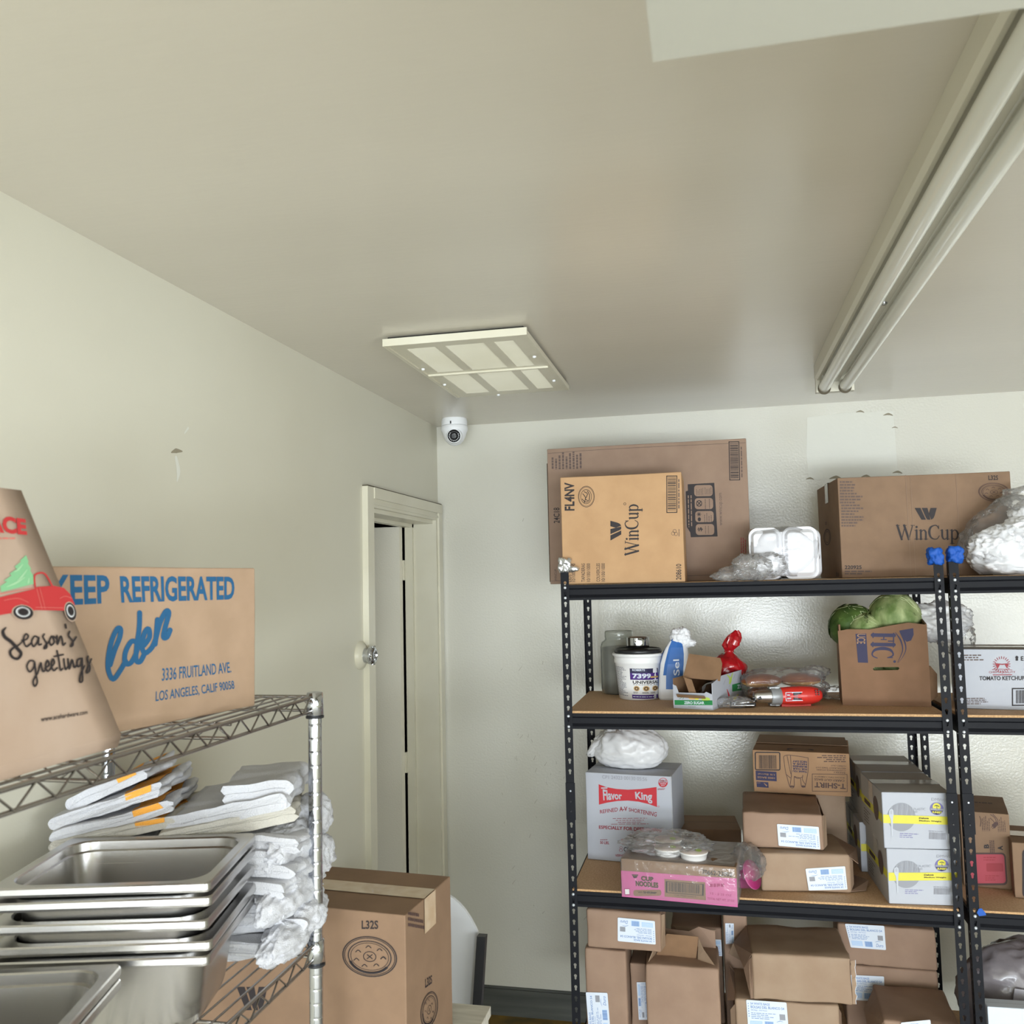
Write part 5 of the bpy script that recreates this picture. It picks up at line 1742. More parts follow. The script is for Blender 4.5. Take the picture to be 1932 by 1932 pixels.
def sticker(parent, sh, quad, rot=0, seed=1, torn=False):
    q = [Vector(p) for p in quad]

    def surf(x, y, k=1.0):
        a, b = x, 1 - y
        u, v = {0: (a, b), 180: (1 - a, 1 - b), 90: (b, 1 - a), 270: (1 - b, a)}[rot]
        p = (q[0] * (1 - u) + q[1] * u) * (1 - v) + (q[3] * (1 - u) + q[2] * u) * v
        return sh.at(p, k + 3)
    s = Sheet(surf, 1, 1, UNIT)
    m = MB()
    m.round_rect(s, 0, 0, 1, 1, .035, 'label_paper', 1)
    m.text(s, '54 WHITE BAGS', (.10, .07, .58, .15), 'ink_label', 0, .02, 0, 2)
    m.text(s, 'BOLSAS DEL BLANCO 54', (.10, .18, .93, .27), 'ink_label', 0, .02, 0, 2)
    m.text(s, '500 Bags - 500 Piezas', (.10, .31, .50, .36), 'ink_label', 0, .01, 0, 2)
    m.lines(s, .10, .40, .74, .64, 4, 'ink_label', seed, 0, .35, 2)
    for i in range(6):
        m.rect(s, .035, .10 + i * .085, .055, .14 + i * .085, 'ink_label', 2)
    m.rect(s, .06, .70, .36, .90, 'ink_label_pale', 2).lines(s, .08, .72, .34, .88, 3, 'label_paper', seed + 1, 0, .3, 3, True)
    m.rect(s, .42, .69, .64, .92, 'ink_label_pale', 2).barcode(s, .43, .70, .63, .91, 'ink_label', seed, 0, 3)
    m.text(s, 'Duro', (.73, .76, .93, .90), 'ink_label', 0, .01, .25, 2)
    m.stroke(s, [(.72, .70), (.80, .66), (.88, .68)], [.008, .022, .006], 'ink_label', 2)
    m.rect(s, .80, .42, .94, .62, 'ink_pale', 2)
    o = m.build('shipping_label', parent)
    return o


# white shortening carton with a grocery bag on it
w, d, h = .322, .25, .317
t, m = carton('cardboard_box', 'white shortening carton with a red banner on the third shelf', 'box', .743, -.598, Z3, -7, w, d, h, 'white_card')
sh = front(w, d, h, ((232, 492), (1052, 548), (1086, 1402), (237, 1326)))
m.textq(sh, 'CP1 24323 00130 05:56', ((395, 524), (822, 552), (822, 586), (395, 556)), 'ink_grey', .0, 0, 1)
top = [(360, 608), (430, 636), (530, 655), (640, 664), (760, 660), (840, 652), (912, 643)]
bot = [(916, 830), (840, 802), (740, 777), (640, 766), (540, 768), (440, 782), (360, 800)]
m.area(sh, top + bot, 'ink_red')
m.textq(sh, 'Flavor', ((398, 655), (582, 690), (582, 752), (398, 762)), 'white_card', .03, -.1, 2)
m.rect(sh, 384, 638, 444, 650, 'white_card', 2)
m.textq(sh, 'King', ((706, 684), (874, 690), (872, 800), (706, 770)), 'white_card', .03, -.1, 2)
m.ellipse(sh, 932, 826, 8, 8, 'ink_red', 1, .3)
m.textq(sh, 'REFINED', ((367, 852), (540, 828), (540, 866), (369, 886)), 'ink_maroon', .01)
m.textq(sh, 'A-V', ((556, 822), (632, 822), (632, 864), (556, 866)), 'ink_maroon', .03)
m.textq(sh, 'SHORTENING', ((645, 832), (916, 880), (910, 922), (645, 866)), 'ink_maroon', .01)
for i, (a, b) in enumerate(((490, 822), (520, 790), (540, 770), (475, 834))):
    yy = 922 + i * 18
    m.lines(sh, a, yy + 8, b, yy + 16, 1, 'ink_maroon', i + 3, full=True)
m.textq(sh, 'ESPECIALLY FOR DEEP FRYING', ((355, 998), (958, 1032), (958, 1070), (355, 1030)), 'ink_maroon', .025)
m.textq(sh, '50 LBS.', ((364, 1148), (454, 1154), (454, 1182), (364, 1176)), 'ink_maroon', .02)
m.lines(sh, 366, 1132, 452, 1142, 1, 'ink_maroon', 5)
m.ellipse(sh, 973, 603, 44, 44, 'ink_red', 1, .1).ellipse(sh, 973, 603, 42, 42, 'ink_red', 1, 0, 0, 0, 180)
m.text(sh, 'ZERO', (940, 578, 1006, 600), 'ink_maroon', 0, .03, 0, 2)
m.text(sh, 'TRANS', (944, 608, 1002, 620), 'white_card', 0, .03, 0, 2)
m.text(sh, 'FAT', (956, 625, 990, 636), 'white_card', 0, .03, 0, 2)
m.lines(sh, 922, 656, 1026, 672, 2, 'ink_maroon', 7)
m.ellipse(sh, 568, 1215, 14, 12, 'ink_maroon', 1, .2).ellipse(sh, 566, 1240, 18, 14, 'ink_maroon', 1, .2)
m.text(sh, 'COAST', (594, 1208, 740, 1252), 'ink', 0, .02)
m.rect(sh, 600, 1264, 760, 1270, 'ink')
m.text(sh, 'VERNON, CALIFORNIA', (510, 1278, 790, 1306), 'ink_maroon', 0, .02)
m.ellipse(sh, 898, 1150, 40, 22, 'ink', 1, .2, 0, 180, 360)
for a, b in (((1046, 548), (1080, 1400)), ((1040, 540), (1052, 590))):
    m.stroke(sh, [a, b], 3, 'white_card_side', 1, False)
m.build('carton_body', t)

t = thing('grocery_bag', 'knotted white grocery bag on top of the shortening carton', 'bag', (.893, -.475, Z3 + .3178), -4)
m = MB()
m.blob((0, 0, .068), (.148, .092, .080), 'grocery_film', 5, .10, 1.6, 2.4, flat=-.067, crease=.10, shape=lambda p: 1 - .10 * max(0, -p.x) + .12 * max(0, p.z + .3) * noise.noise(Vector((4.2 * math.atan2(p.y, p.x + .35), p.z * 1.2, 4))))
m.build('bag_body', t)
m = MB()
m.blob((-.05, -.01, .125), (.032, .026, .020), 'grocery_film', 4, .2, 2.2, 4, crease=.3)
m.blob((-.105, -.02, .078), (.058, .020, .022), 'grocery_film', 4, .15, 2.0, 6, crease=.2, M=T(-.105, 0, .078) @ T(ry=-38) @ T(.105, 0, -.078))
m.blob((-.005, .0, .135), (.045, .022, .012), 'grocery_film', 4, .2, 2.2, 8, crease=.2, M=T(ry=-14))
m.build('knotted_handle', t)
for i, (x, z, a, lb) in enumerate(((.865, .045, .045, 'pale bundle showing at the left through the grocery bag'), (.925, .045, .052, 'pale bundle showing at the right through the grocery bag'))):
    m = MB()
    m.blob((0, 0, 0), (a, .055, .042), 'towel_cream', 4, .15, 2, i + 2, crease=.15)
    o = tag(m.build('wrapped_item'), lb, 'bundle', 'pale bundles inside the grocery bag')
    o.location = (x, -.48, Z3 + .3178 + z)

# low brown box at the back
t, m = carton('cardboard_box', 'low plain brown carton at the back, right of the shortening carton', 'box', 1.068, -.475, Z3, 5, .235, .20, .090, 'card')
m.build('carton_body', t)

# cup noodle case, shrink wrapped, hanging over the beam
w, d, h = .368, .27, .122
t, m = carton('noodle_case', 'pink CUP NOODLES case in torn shrink wrap on the third shelf', 'box', .907, -.971, Z3, -5.9, w, d, h, 'card', seams=False, top='card_inside')
sh = front(w, d, h, ((112, 250), (1695, 385), (1730, 905), (95, 745)))
m.area(sh, [(108, 405), (420, 430), (1120, 485), (1702, 528), (1728, 903), (97, 743)], 'ink_pink', 1)
m.textq(sh, '70662-23002', ((1226, 405), (1640, 450), (1640, 508), (1226, 470)), 'ink', .015)
for k_, mt, bd in ((2, 'card', .085), (3, 'ink', .02)):
    m.textq(sh, 'CUP', ((380, 475), (552, 492), (552, 552), (380, 536)), mt, bd, 0, k_)
    m.textq(sh, 'NOODLES', ((302, 536), (616, 566), (616, 636), (302, 606)), mt, bd, 0, k_)
m.area(sh, [(250, 455), (345, 460), (320, 500), (280, 505)], 'ink', 2)
m.textq(sh, 'NISSIN', ((262, 464), (334, 468), (330, 480), (266, 478)), 'card', .02, 0, 3)
m.round_rect(sh, 262, 658, 655, 738, 30, 'card', 2)
m.textq(sh, 'with', ((328, 676), (388, 680), (388, 696), (328, 692)), 'ink', .02, 0, 3)
m.textq(sh, 'SHRIMP', ((402, 674), (590, 688), (590, 714), (402, 702)), 'ink', .03, 0, 3)
m.area(sh, [(704, 520), (1270, 570), (1280, 806), (700, 750)], 'card', 2)
bs = Sheet(lambda x, y, k=1: sh.at((722 + x * 530 - (1 - y) * 4, 548 + x * 46 + (1 - y) * 150), k), 1, 1, UNIT)
m.outline(bs, 0, 0, 1, 1, .045, 'ink', 3).barcode(bs, .08, .08, .92, .86, 'ink', 23, 0, 3)
m.textq(sh, '0 00 70662 23002 0', ((840, 722), (1140, 748), (1140, 766), (840, 740)), 'ink_brown', 0, 0, 3)
m.lines(sh, 1332, 580, 1650, 640, 1, 'ink_magenta', 3, 0, .7, 2)
m.textq(sh, '12 - 2.25 OZ', ((1340, 700), (1640, 735), (1640, 760), (1340, 726)), 'ink_magenta', .01, 0, 2)
m.textq(sh, 'TOTAL NET WT. 27 OZ', ((1300, 765), (1680, 806), (1680, 832), (1300, 795)), 'ink_magenta', .02, 0, 2)
m.outline(sh, 138, 636, 214, 722, 6, 'ink_magenta', 2).rect(sh, 146, 646, 206, 712, 'noodle_cup', 2)
m.build('case_body', t)
m = MB()
m.rbox(w + .008, d + .008, h + .004, .012, 'clear_film', (10, 8, 4), amp=.003, seed=3, k=2)
m.blob((-.05, -.02, h + .028), (.125, .085, .030), 'clear_film', 5, .2, 2.4, 5, crease=.4)
m.blob((w / 2 + .02, .02, h - .03), (.045, .075, .05), 'clear_film', 4, .25, 2.4, 7, crease=.45)
m.build('shrink_wrap', t)
c0, s0 = math.cos(math.radians(-5.9)), math.sin(math.radians(-5.9))
for lx, ly, tl, lb in ((-.040, -.060, 0, 'left front noodle cup on the pink case'), (.045, -.078, 0, 'right front noodle cup on the pink case'), (-.055, .035, 3, 'rear noodle cup on the pink case, nearest the shortening carton')):
    o = thing('noodle_cup', lb, 'noodle cup', (t.location.x + c0 * lx - s0 * ly, t.location.y + s0 * lx + c0 * ly, Z3 + h + .0008), 10)
    m = MB()
    m.lathe([(.040, 0), (.0435, .018), (.0455, .0185), (.0460, .021), (.0450, .023)], 'noodle_cup', 32)
    m.build('cup', o)
    m = MB()
    m.lathe([(.0452, .0231), (.0452, .0240), (.001, .0246)], 'noodle_lid', 32)
    m.add([(.040, -.012, .0238), (.056, -.008, .0225), (.056, .006, .0225), (.040, .012, .0238)], [(0, 1, 2, 3)], 'noodle_lid')
    m.ellipse(Sheet(frame((-.05, -.05, .0246), (1, 0, 0), (0, 1, 0)), .1, .1, UNIT), .66, .5, .10, .16, 'ink_lime', 1)
    m.build('lid', o)
o = thing('noodle_cup', 'noodle cup tipped on its side at the right end of the pink case', 'noodle cup', (t.location.x + c0 * .205 - s0 * -.02, t.location.y + s0 * .205 + c0 * -.02, Z3 + .062), 0)
m = MB()
m.lathe([(.030, -.045), (.042, .018), (.0455, .0185), (.0460, .021), (.0450, .023)], 'ink_pink', 28, T(ry=68, rz=-30))
m.build('cup', o)
m = MB()
m.lathe([(.0452, .0231), (.0452, .0240), (.001, .0246)], 'ink_magenta', 28, T(ry=68, rz=-30))
m.build('lid', o)

# packages of paper bags, thank-you bag carton on top
w, d, h = .286, .25, .125
t, m = bundle('brown paper package with torn right end, lowest of its stack on the third shelf', 1.352, -.855, Z3, 4.8, w, d, h, 'kraft_light', seed=2)
m.build('package_body', t)
sh = front(w, d, h, ((1432, 1608), (1604, 1610), (1610, 1687), (1437, 1683)))
sticker(t, sh, ((1518.5, 1638), (1594, 1632.7), (1600, 1678), (1526, 1680)), 180, 4)
plate(MB(), [(w / 2 - .006, -d / 2 + .006, h - .006), (w / 2 - .004, d / 2 - .02, h - .004), (w / 2 + .062, d / 2 - .06, h * .72), (w / 2 + .030, -d / 2 + .03, h * .70)], 'kraft').build('end_flap', t)
plate(MB(), [(w / 2 - .006, -d / 2 + .006, .004), (w / 2 + .05, -d / 2 + .03, .002), (w / 2 + .075, -d / 2 + .10, .012), (w / 2 - .004, d / 2 - .02, .006)], 'kraft').build('end_flap', t)
plate(MB(), [(w / 2 - .004, -d / 2 + .004, .008), (w / 2 + .012, -d / 2 + .035, .02), (w / 2 + .012, -d / 2 + .035, h - .03), (w / 2 - .004, -d / 2 + .004, h - .010)], 'kraft_light').build('end_flap', t)
w, d, h = .260, .30, .118
t, m = bundle('brown paper package under the T-SHIRT bag carton', 1.300, -.804, Z3 + .1258, -2.2, w, d, h, 'kraft', seed=5)
m.build('package_body', t)
sh = front(w, d, h, ((45, 1225), (1335, 1290), (1345, 1910), (60, 1850)))
sticker(t, sh, ((610, 1445), (1262, 1495), (1278, 1875), (630, 1818)), 180, 8)
plate(MB(), [(w / 2 - .003, -d / 2 + .012, .004), (w / 2 + .010, -d / 2 + .04, .01), (w / 2 + .010, -d / 2 + .05, h - .012), (w / 2 - .001, -d / 2 + .014, h - .006)], 'kraft_light').build('end_flap', t)
plate(MB(), [(w / 2 + .001, d / 2 - .02, .004), (w / 2 + .008, -d / 2 + .05, .006), (w / 2 + .008, -d / 2 + .06, h - .02), (w / 2 + .001, d / 2 - .02, h - .01)], 'kraft').build('end_flap', t)
t, m = bundle('tall brown paper package behind, propping the T-SHIRT bag carton', 1.487, -.49, Z3, 0, .188, .14, .2445, 'kraft_light', seed=7)
m.build('package_body', t)

w, d, h = .334, .28, .151
t, m = carton('cardboard_box', 'upside down brown T-SHIRT bag carton topping its stack', 'box', 1.352, -.525, Z3 + .2458, -7, w, d, h, 'card_warm', seams=False)
sh = front(w, d, h, ((215, 285), (1755, 335), (1785, 1035), (235, 975)))
m.round_rect(sh, 256, 318, 668, 622, 30, 'ink', 1, hole=18)
m.barcode(sh, 325, 372, 608, 594, 'ink', 44)
m.area(sh, [(266, 628), (602, 644), (606, 798), (272, 782)], 'ink_navy')
m.textq(sh, '1000 BAGS', ((576, 762), (296, 748), (296, 718), (576, 732)), 'card_warm', .02, 0, 2)
m.textq(sh, '1/6 Barrel', ((574, 706), (306, 694), (306, 666), (574, 678)), 'card_warm', .01, 0, 2)
m.area(sh, [(278, 806), (470, 816), (474, 906), (284, 896)], 'ink_navy')
m.stroke(sh, [(400, 830), (440, 870)], [6, 22], 'card_warm', 2)
m.lines(sh, 284, 820, 380, 834, 1, 'card_warm', 3, k=2)
B = 9
for pts in ([(720, 400), (740, 378), (820, 368), (1080, 405), (1110, 430), (1104, 640), (1060, 870)], [(720, 400), (745, 620), (770, 720), (815, 880), (880, 888), (884, 760), (890, 715), (920, 725), (980, 740), (990, 790), (1005, 880), (1060, 884)],
            [(775, 378), (825, 640), (840, 700), (820, 850)], [(830, 372), (838, 560), (842, 720)], [(755, 680), (828, 740)], [(884, 715), (940, 745), (1020, 720)], [(1022, 690), (1016, 760), (1060, 840)]):
    m.stroke(sh, pts, B, 'ink_brown')
m.area(sh, [(815, 862), (880, 866), (880, 890), (815, 886)], 'ink_brown')
m.area(sh, [(1005, 858), (1060, 862), (1060, 888), (1008, 884)], 'ink_brown')
for i, s_ in enumerate(('THANK YOU', 'FOR YOUR', 'BUSINESS', 'HAVE A', 'NICE DAY')):
    y0 = 606 - i * 40
    m.textq(sh, s_, ((1090, y0 + 46), (862, y0 + 36), (862, y0 + 4), (1090, y0 + 14)), 'ink_navy', .04, 0, 1)
m.outline(sh, 1168, 665, 1722, 952, 8, 'ink_brown')
m.textq(sh, 'T-SHIRT', ((1696, 908), (1206, 886), (1206, 800), (1696, 820)), 'ink_brown', .03)
m.textq(sh, 'CARRY-OUT BAGS', ((1676, 792), (1206, 772), (1206, 738), (1676, 756)), 'ink_brown', .015)
m.textq(sh, 'BOLSAS TIPO CAMISETA', ((1676, 736), (1206, 720), (1206, 700), (1676, 716)), 'ink_brown', .005)
for i, (a, s_) in enumerate(((1505, '-BAKERY'), (1240, '-CONVENIENCE STORES'), (1225, '-RESTAURANT TAKE-OUT'), (1465, '-CARRY-OUT'))):
    y0 = 636 - i * 36
    m.textq(sh, s_, ((1706, y0 + 22), (a, y0 + 10), (a, y0 - 12), (1706, y0)), 'ink_brown', .01)
m.lines(sh, 1210, 355, 1700, 480, 4, 'ink_brown', 12, 180, .45)
tp_ = topside(w, d, h)
m.round_rect(tp_, .36, .80, .64, .92, .04, 'ink_brown', 1, hole=.014)
m.build('carton_body', t)
plate(MB(), [(-w / 2 + .004, -.005, h + .0015), (w / 2 - .004, -.005, h + .0015), (w / 2 - .012, .135, h + .007), (-w / 2 + .006, .135, h + .007)], 'card', .003).build('lid_flap', t)

# white cartons of plastic forks
FQ = ((140, 140), (1180, 85), (1250, 950), (240, 975))
FQ2 = ((140, 965), (1170, 960), (1260, 1850), (225, 1830))


def fork_print(m, sh, dy):
    Y = lambda y: y + dy
    m.area(sh, [(190, Y(480)), (1205, Y(452)), (1215, Y(575)), (200, Y(606))], 'ink_yellow', 2)
    m.ellipse(sh, 455, Y(500), 205, 215, 'ink_pale', 1)
    for i in range(9):
        x = 300 + i * 38
        hh = math.sqrt(max(0, 205 ** 2 - (x - 455) ** 2)) * .95
        m.stroke(sh, [(x, Y(470 - hh * .9)), (x, Y(465))], 5, 'ink_grey' if i % 2 else 'white_card', 3, False)
    m.stroke(sh, [(300, Y(420)), (305, Y(480)), (318, Y(560)), (335, Y(780))], [64, 66, 30, 16], 'grey_white_card', 4)
    m.stroke(sh, [(290, Y(412)), (294, Y(460))], 5, 'ink_grey', 5, False).stroke(sh, [(308, Y(410)), (310, Y(460))], 5, 'ink_grey', 5, False)
    m.text(sh, 'DMW01', (885, Y(178), 1120, Y(222)), 'ink_grey', 0, .0)
    m.ellipse(sh, 968, Y(342), 102, 98, 'ink_violet', 1).ellipse(sh, 965, Y(312), 60, 58, 'ink_yellow', 2).rect(sh, 872, Y(338), 1068, Y(366), 'ink_pale', 3)
    m.area(sh, [(880, Y(372)), (1056, Y(372)), (1030, Y(412)), (968, Y(434)), (910, Y(412))], 'ink_navy', 3)
    m.text(sh, 'SUNSET', (902, Y(380), 1046, Y(412)), 'ink_yellow', 0, .04, 0, 4)
    m.stroke(sh, [(972, Y(352)), (966, Y(300))], 7, 'ink_navy', 4).stroke(sh, [(935, Y(300)), (966, Y(290)), (996, Y(304))], 10, 'ink_navy', 4)
    m.textq(sh, 'PLASTIC', ((630, Y(352)), (802, Y(340)), (802, Y(378)), (630, Y(388))), 'ink_pale', .0)
    m.textq(sh, 'FORK', ((610, Y(402)), (690, Y(396)), (690, Y(424)), (610, Y(430))), 'ink_pale', .0)
    m.textq(sh, 'Deluxe', ((712, Y(488)), (852, Y(482)), (852, Y(508)), (712, Y(514))), 'ink_brown', .03, 0, 4)
    m.textq(sh, 'Medium Weight', ((714, Y(530)), (1040, Y(522)), (1042, Y(548)), (714, Y(554))), 'ink_brown', .03, 0, 4)
    m.lines(sh, 445, Y(732), 770, Y(812), 3, 'ink_violet', 5, 0, .3)
    m.lines(sh, 862, Y(680), 1085, Y(698), 1, 'ink_grey', 6, full=True)
    m.barcode(sh, 872, Y(706), 1115, Y(806), 'ink_grey', 7)


FG = 'white fork cartons'
for nm, x, y, z, yaw, w, d, h, q, dy, lb in (('a', 1.735, -.906, Z3 + .0004, 3.0, .205, .295, .169, FQ2, 862, 'white and yellow DMW01 fork carton, lower of the front pair'),
                                           ('b', 1.729, -.908, Z3 + .170, 3.4, .207, .295, .173, FQ, 0, 'white and yellow DMW01 fork carton, upper of the front pair'),
                                           ('c', 1.700, -.600, Z3 + .0004, 1.0, .205, .295, .169, None, 862, 'white fork carton behind, lower of the rear pair'),
                                           ('d', 1.716, -.598, Z3 + .170, 1.2, .205, .295, .173, None, 0, 'white fork carton behind, upper of the rear pair')):
    t, m = carton('fork_carton', lb, 'box', x, y, z, yaw, w, d, h, 'white_card', FG, tape='tape_grey', top='white_card_side')
    sh = front(w, d, h, q or (FQ2 if dy else FQ))
    fork_print(m, sh, dy)
    s2 = lside(w, d, h, UNIT)
    m.rect(s2, .0, .0, 1, 1, 'white_card_side', 1)
    m.rect(s2, .0, .40, 1, .55, 'ink_yellow', 2).ellipse(s2, .72, .40, .12, .22, 'ink_soft', 3, 0, 0).lines(s2, .1, .62, .5, .9, 5, 'ink_soft', 5, 0, .3, 3).rect(s2, .15, .43, .45, .52, 'ink_brown', 3)
    m.build('carton_body', t)

# third shelf of the second unit
w, d, h = .145, .25, .241
t, m = carton('cardboard_box', 'brown carton with crimson panel and letters A and B', 'box', 2.004, -.690, Z3, -12, w, d, h, 'card', seams=False)
sh = front(w, d, h, ((110, 785), (645, 828), (632, 1600), (150, 1548)))
m.round_rect(sh, 195, 1236, 576, 1550, 40, 'ink_brown', 1).round_rect(sh, 210, 1252, 560, 1530, 30, 'label_crimson', 2)
m.round_rect(sh, 376, 1340, 542, 1420, 10, 'ink_maroon', 3).lines(sh, 350, 1270, 545, 1320, 2, 'ink_maroon', 3, 0, .4, 3).lines(sh, 360, 1450, 530, 1510, 3, 'ink_maroon', 5, 0, .4, 3)
m.text(sh, 'A', (500, 1166, 552, 1212), 'ink', 90, .04)
m.text(sh, 'B', (360, 1150, 412, 1192), 'ink', 90, .04)
m.lines(sh, 416, 1110, 470, 1236, 3, 'ink_brown', 14, 90, .55, full=True)
m.lines(sh, 345, 835, 435, 1010, 5, 'ink_brown', 17, 90, .35)
m.lines(sh, 510, 840, 600, 1020, 5, 'ink_brown', 18, 90, .35)
for pts in ([(445, 830), (490, 870), (500, 930), (460, 985)], [(470, 826), (520, 900), (480, 980)], [(440, 870), (480, 920), (450, 970)], [(326, 850), (340, 900), (330, 960)]):
    m.stroke(sh, pts, 7, 'ink_brown')
m.area(sh, [(450, 945), (500, 905), (524, 935), (480, 985)], 'ink_brown')
s2 = topside(w, d, h)
m.lines(s2, .1, .4, .8, .5, 1, 'ink_brown', 6)
m.build('carton_body', t)
w, d, h = .25, .22, .172
t, m = carton('cardboard_box', 'brown carton with dark outlined label, right of the crimson panel carton', 'box', 2.128, -.790, Z3, -9, w, d, h, 'card', tape='tape')
sh = front(w, d, h, ((1907, 1590), (2081, 1604), (2089, 1712), (1913, 1694)))
m.round_rect(sh, 1927, 1602, 2060, 1694, 9, 'ink', 1).round_rect(sh, 1931, 1606, 2056, 1690, 7, 'label_paper', 2)
m.lines(sh, 1940, 1615, 2048, 1680, 5, 'ink_grey', 4, k=3)
m.build('carton_body', t)

# ---------------------------------------------------------------- fourth shelf
Z4 = .3223
w, d, h = .142, .2, .338
t, m = bundle('upright brown paper package at the left end of the lowest shelf, label near its foot', .766, -.89, Z4, 0, w, d, h, 'kraft', seed=11)
m.build('package_body', t)
sh = front(w, d, h, ((1102, 1789), (1182, 1794), (1188, 1994), (1107, 1987)))
sticker(t, sh, ((1105, 1872), (1146, 1873), (1153, 1962), (1112, 1962)), 90, 12)
w, d, h = .251, .2, .128
t, m = bundle('brown paper package lying across two upright ones under the beam', .775, -.89, Z4 + .3388, -2, w, d, h, 'kraft', seed=13)
m.build('package_body', t)
sh = front(w, d, h, ((122, 140), (1720, 260), (1680, 1090), (150, 930)))
sticker(t, sh, ((785, 325), (1578, 410), (1560, 895), (772, 808)), 180, 14)
plate(MB(), [(w / 2 - .004, -d / 2 + .008, h - .008), (w / 2 + .010, -d / 2 + .03, h - .01), (w / 2 + .008, -d / 2 + .04, .012), (w / 2 - .004, -d / 2 + .010, .004)], 'kraft_light').build('end_flap', t)
w, d, h = .056, .2, .262
t, m = bundle('narrow brown paper package wedged between two upright ones', .907, -.80, Z4, 0, w, d, h, 'kraft', r=.006, seed=15)
m.build('package_body', t)
sh = front(w, d, h, ((1189, 1806), (1221, 1808), (1225, 1957), (1194, 1954)))
sticker(t, sh, ((1203, 1842), (1222, 1842), (1226, 1912), (1207, 1912)), 270, 16)
w, d, h = .240, .2, .309
t, m = bundle('upright brown paper package with its top folded open', .968, -.91, Z4, 0, w, d, h, 'kraft', seed=17)
m.build('package_body', t)
plate(MB(), [(-w / 2 + .01, d / 2 - .03, h - .004), (w / 2 - .01, d / 2 - .03, h - .004), (w / 2 - .012, d / 2 - .02, h + .05), (.055, d / 2 - .02, h + .062), (.02, d / 2 - .02, h + .045), (-w / 2 + .06, d / 2 - .02, h + .05)], 'kraft').build('top_flap', t)
plate(MB(), [(-w / 2 + .03, -.02, h - .006), (.045, -.02, h - .006), (.055, -.015, h + .065), (-w / 2 + .07, -.015, h + .068)], 'card_inside').build('top_flap', t)
plate(MB(), [(-w / 2 + .008, -d / 2 + .02, h - .008), (-w / 2 + .03, -.01, h - .004), (-w / 2 + .055, -.02, h + .07), (-w / 2 + .03, -.06, h + .04)], 'kraft_light').build('top_flap', t)
plate(MB(), [(w / 2 - .008, -d / 2 + .02, h - .008), (.05, -.03, h - .004), (.055, -.02, h + .062), (w / 2 - .05, -.04, h + .035)], 'kraft_light').build('top_flap', t)
w, d, h = .180, .2, .312
t, m = bundle('brown paper package at the back, behind the one with its top folded open', 1.040, -.62, Z4, 0, w, d, h + .02, 'kraft', seed=19)
m.build('package_body', t)
sh = front(w, d, h + .02, ((1268, 1733), (1368, 1741), (1374, 1927), (1275, 1916)))
sticker(t, sh, ((1333, 1762), (1366, 1764), (1368, 1796), (1335, 1794)), 180, 20)
plate(MB(), [(-w / 2 + .01, -d / 2 - .002, h + .018), (w / 2 - .02, -d / 2 - .002, h + .012), (w / 2 - .05, -d / 2 - .012, h - .03), (-w / 2 + .03, -d / 2 - .012, h - .004)], 'kraft_light').build('end_flap', t)
t, m = bundle('upright brown paper package standing behind the wide torn ones', 1.222, -.66, Z4, 0, .085, .2, .42, 'kraft', seed=20)
m.build('package_body', t)
sh = front(.085, .2, .42, ((1360, 1690), (1413, 1694), (1422, 1960), (1369, 1950)))
o = sticker(t, sh, ((1367, 1726), (1385, 1727), (1386, 1770), (1368, 1770)), 90, 21)
w, d, h = .322, .24, .214
t, m = bundle('wide brown paper package under the torn one, label on its front', 1.252, -.895, Z4, 1, w, d, h, 'kraft_light', seed=21)
m.build('package_body', t)
sh = front(w, d, h, ((1385, 1886), (1586, 1899), (1590, 2033), (1390, 2016)))
sticker(t, sh, ((1407, 1888), (1484, 1893), (1488, 1948), (1411, 1944)), 0, 22)
plate(MB(), [(-w / 2 + .006, -d / 2 + .012, h - .01), (-w / 2 + .010, d / 2 - .03, h - .006), (-w / 2 - .012, d / 2 - .05, h + .03), (-w / 2 - .022, -d / 2 + .05, h - .03)], 'kraft').build('end_flap', t)
plate(MB(), [(-w / 2 + .003, -d / 2 + .012, .01), (-w / 2 - .014, -d / 2 + .03, .02), (-w / 2 - .014, -d / 2 + .03, h - .05), (-w / 2 + .003, -d / 2 + .012, h - .02)], 'kraft_light').build('end_flap', t)
plate(MB(), [(w / 2 - .003, -d / 2 + .010, .01), (w / 2 + .008, -d / 2 + .04, .02), (w / 2 + .008, -d / 2 + .04, h - .04), (w / 2 - .003, -d / 2 + .010, h - .012)], 'kraft').build('end_flap', t)
w, d, h = .310, .26, .147
t, m = bundle('largest brown paper package with ragged torn ends, topping the wide one', 1.309, -.90, Z4 + .2148, 2, w, d, h, 'kraft_light', seed=23, amp=.006)
m.build('package_body', t)
X_ = -w / 2
plate(MB(), [(X_ + .004, -d / 2 + .006, h - .006), (X_ + .004, d / 2 - .02, h - .004), (X_ - .045, d / 2 - .06, h * .66), (X_ - .020, -d / 2 + .05, h * .52)], 'kraft').build('end_flap', t)
plate(MB(), [(X_ + .004, -d / 2 + .004, .004), (X_ - .006, -d / 2 + .01, .0), (X_ - .022, -d / 2 + .05, h * .52), (X_ - .006, -d / 2 + .02, h - .03), (X_ + .004, -d / 2 + .004, h - .012)], 'kraft').build('end_flap', t)
plate(MB(), [(X_ + .004, d / 2 - .02, h - .02), (X_ - .050, d / 2 - .07, h * .66), (X_ - .064, d / 2 - .09, h * .50), (X_ - .04, d / 2 - .06, h * .34), (X_ + .004, d / 2 - .02, .01)], 'kraft_light').build('end_flap', t)
m = MB()
R = random.Random(4)
P = [(w / 2 - .004, -d / 2 + .001, .006 + i * (h - .016) / 12) for i in range(13)]
Q = [(w / 2 + .004 + R.uniform(0, .007), -d / 2 + .004 + R.uniform(0, .004), p[2] + R.uniform(-.003, .003)) for p in P]
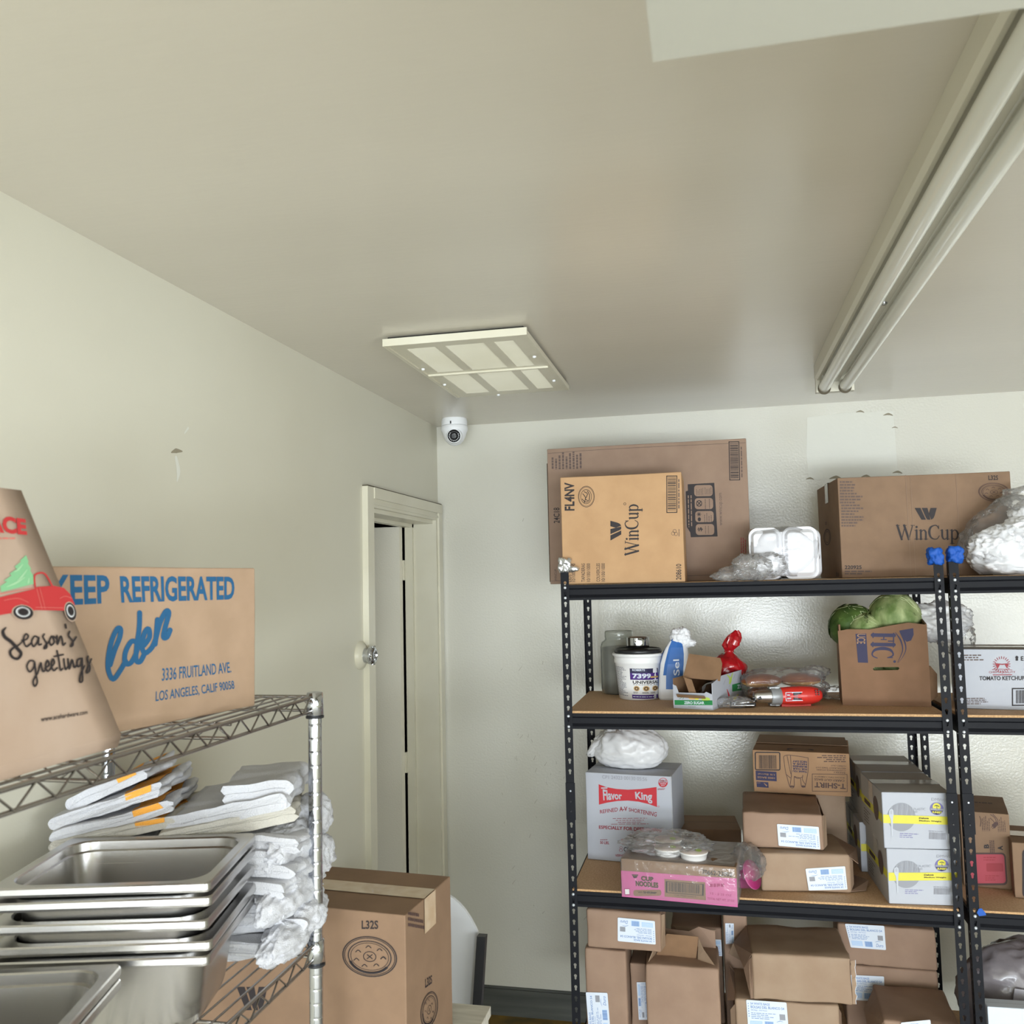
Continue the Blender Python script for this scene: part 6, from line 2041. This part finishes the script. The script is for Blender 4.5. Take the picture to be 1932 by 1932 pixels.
m.add(P + Q, [(i, i + 1, 14 + i, 13 + i) for i in range(12)], 'kraft_light')
E2 = [(q[0] + .0012, q[1] - .0004, q[2]) for q in Q]
m.add(Q + E2, [(i, i + 1, 14 + i, 13 + i) for i in range(12)], 'label_paper')
m.build('torn_edge', t)
w, d, h = .300, .22, .225
t, m = bundle('brown paper package at the back right, its label half hidden by the upper one', 1.628, -.595, Z4, -2, w, d, h, 'kraft', seed=25)
m.build('package_body', t)
sh = front(w, d, h, ((1592, 1821), (1769, 1835), (1776, 1966), (1598, 1949)))
sticker(t, sh, ((1600, 1841), (1667, 1844), (1668, 1892), (1602, 1888)), 0, 26)
w, d, h = .318, .22, .138
t, m = bundle('brown paper package under the beam at the back right, label at its left', 1.610, -.60, Z4 + .2255, -2, w, d, h, 'kraft', seed=27)
m.build('package_body', t)
sh = front(w, d, h, ((1575, 1742), (1764, 1755), (1769, 1835), (1580, 1820)))
sticker(t, sh, ((1590, 1743), (1665, 1747), (1669, 1793), (1602, 1788)), 0, 28)
w, d, h = .226, .265, .184
t, m = bundle('brown paper package at the right front corner beside the paired posts', 1.700, -.895, Z4, -2, w, d, h, 'kraft', seed=29)
m.build('package_body', t)
sh = front(w, d, h, ((1666, 1926), (1816, 1941), (1823, 2059), (1672, 2042)))
sticker(t, sh, ((1700, 1931), (1756, 1926), (1762, 1985), (1706, 1985)), 0, 30)
plate(MB(), [(-w / 2 + .004, -d / 2 + .006, h - .008), (-w / 2 + .004, d / 2 - .03, h - .006), (-w / 2 - .035, d / 2 - .08, h * .7), (-w / 2 - .03, -d / 2 + .06, h * .45)], 'kraft').build('end_flap', t)
plate(MB(), [(-w / 2 + .002, -d / 2 + .01, .02), (-w / 2 - .022, -d / 2 + .04, .06), (-w / 2 - .022, -d / 2 + .05, h * .8), (-w / 2 + .002, -d / 2 + .01, h - .02)], 'kraft_light').build('end_flap', t)

# second unit, lowest shelf
w, d, h = .30, .06, .256
t, m = carton('cardboard_box', 'plain white carton at the foot of the grey plastic bag', 'box', 1.997, -.915, Z4, 1, w, d, h, 'label_paper')
m.build('carton_body', t)
t = thing('plastic_bag', 'bulging grey plastic bag printed JSC on the lowest shelf', 'bag', (2.19, -.655, Z4))
m = MB()
m.blob((0, .0, .175), (.215, .125, .185), 'grey_bag', 5, .10, 1.8, 5, flat=-.173, crease=.09)
m.build('bag_body', t)


def bag_front(x, y, k=1.0):
    a, b = (x - .5) * 1.25, (y - .5) * 1.0
    r = (1.11 + .02 * noise.noise(Vector((x * 5, y * 5, 2)))) if k < 1.5 else 1.11 + .02 * noise.noise(Vector((x * 5, y * 5, 2)))
    rr_ = r + .004 * k
    return Vector((.215 * rr_ * math.sin(a) * math.cos(b), -.125 * rr_ * math.cos(a) * math.cos(b), .195 + .165 * rr_ * math.sin(b)))


sh = Sheet(bag_front, 1, 1, UNIT)
m = MB()
N = 14
vs = [bag_front(.20 + .7 * i / N + .10 * (j / N - .5) ** 2, .05 + .80 * j / N, 1) for i in range(N + 1) for j in range(N + 1)]
m.add(vs, [(i * (N + 1) + j, (i + 1) * (N + 1) + j, (i + 1) * (N + 1) + j + 1, i * (N + 1) + j + 1) for i in range(N) for j in range(N)], 'grey_bag_pale', True)
m.textq(sh, 'JSC', ((.60, .46), (.38, .42), (.38, .34), (.60, .38)), 'ink', .02, 0, 2)
m.textq(sh, '000741', ((.58, .30), (.40, .27), (.40, .235), (.58, .265)), 'ink', .01, 0, 2)
m.build('outer_wrap', t)
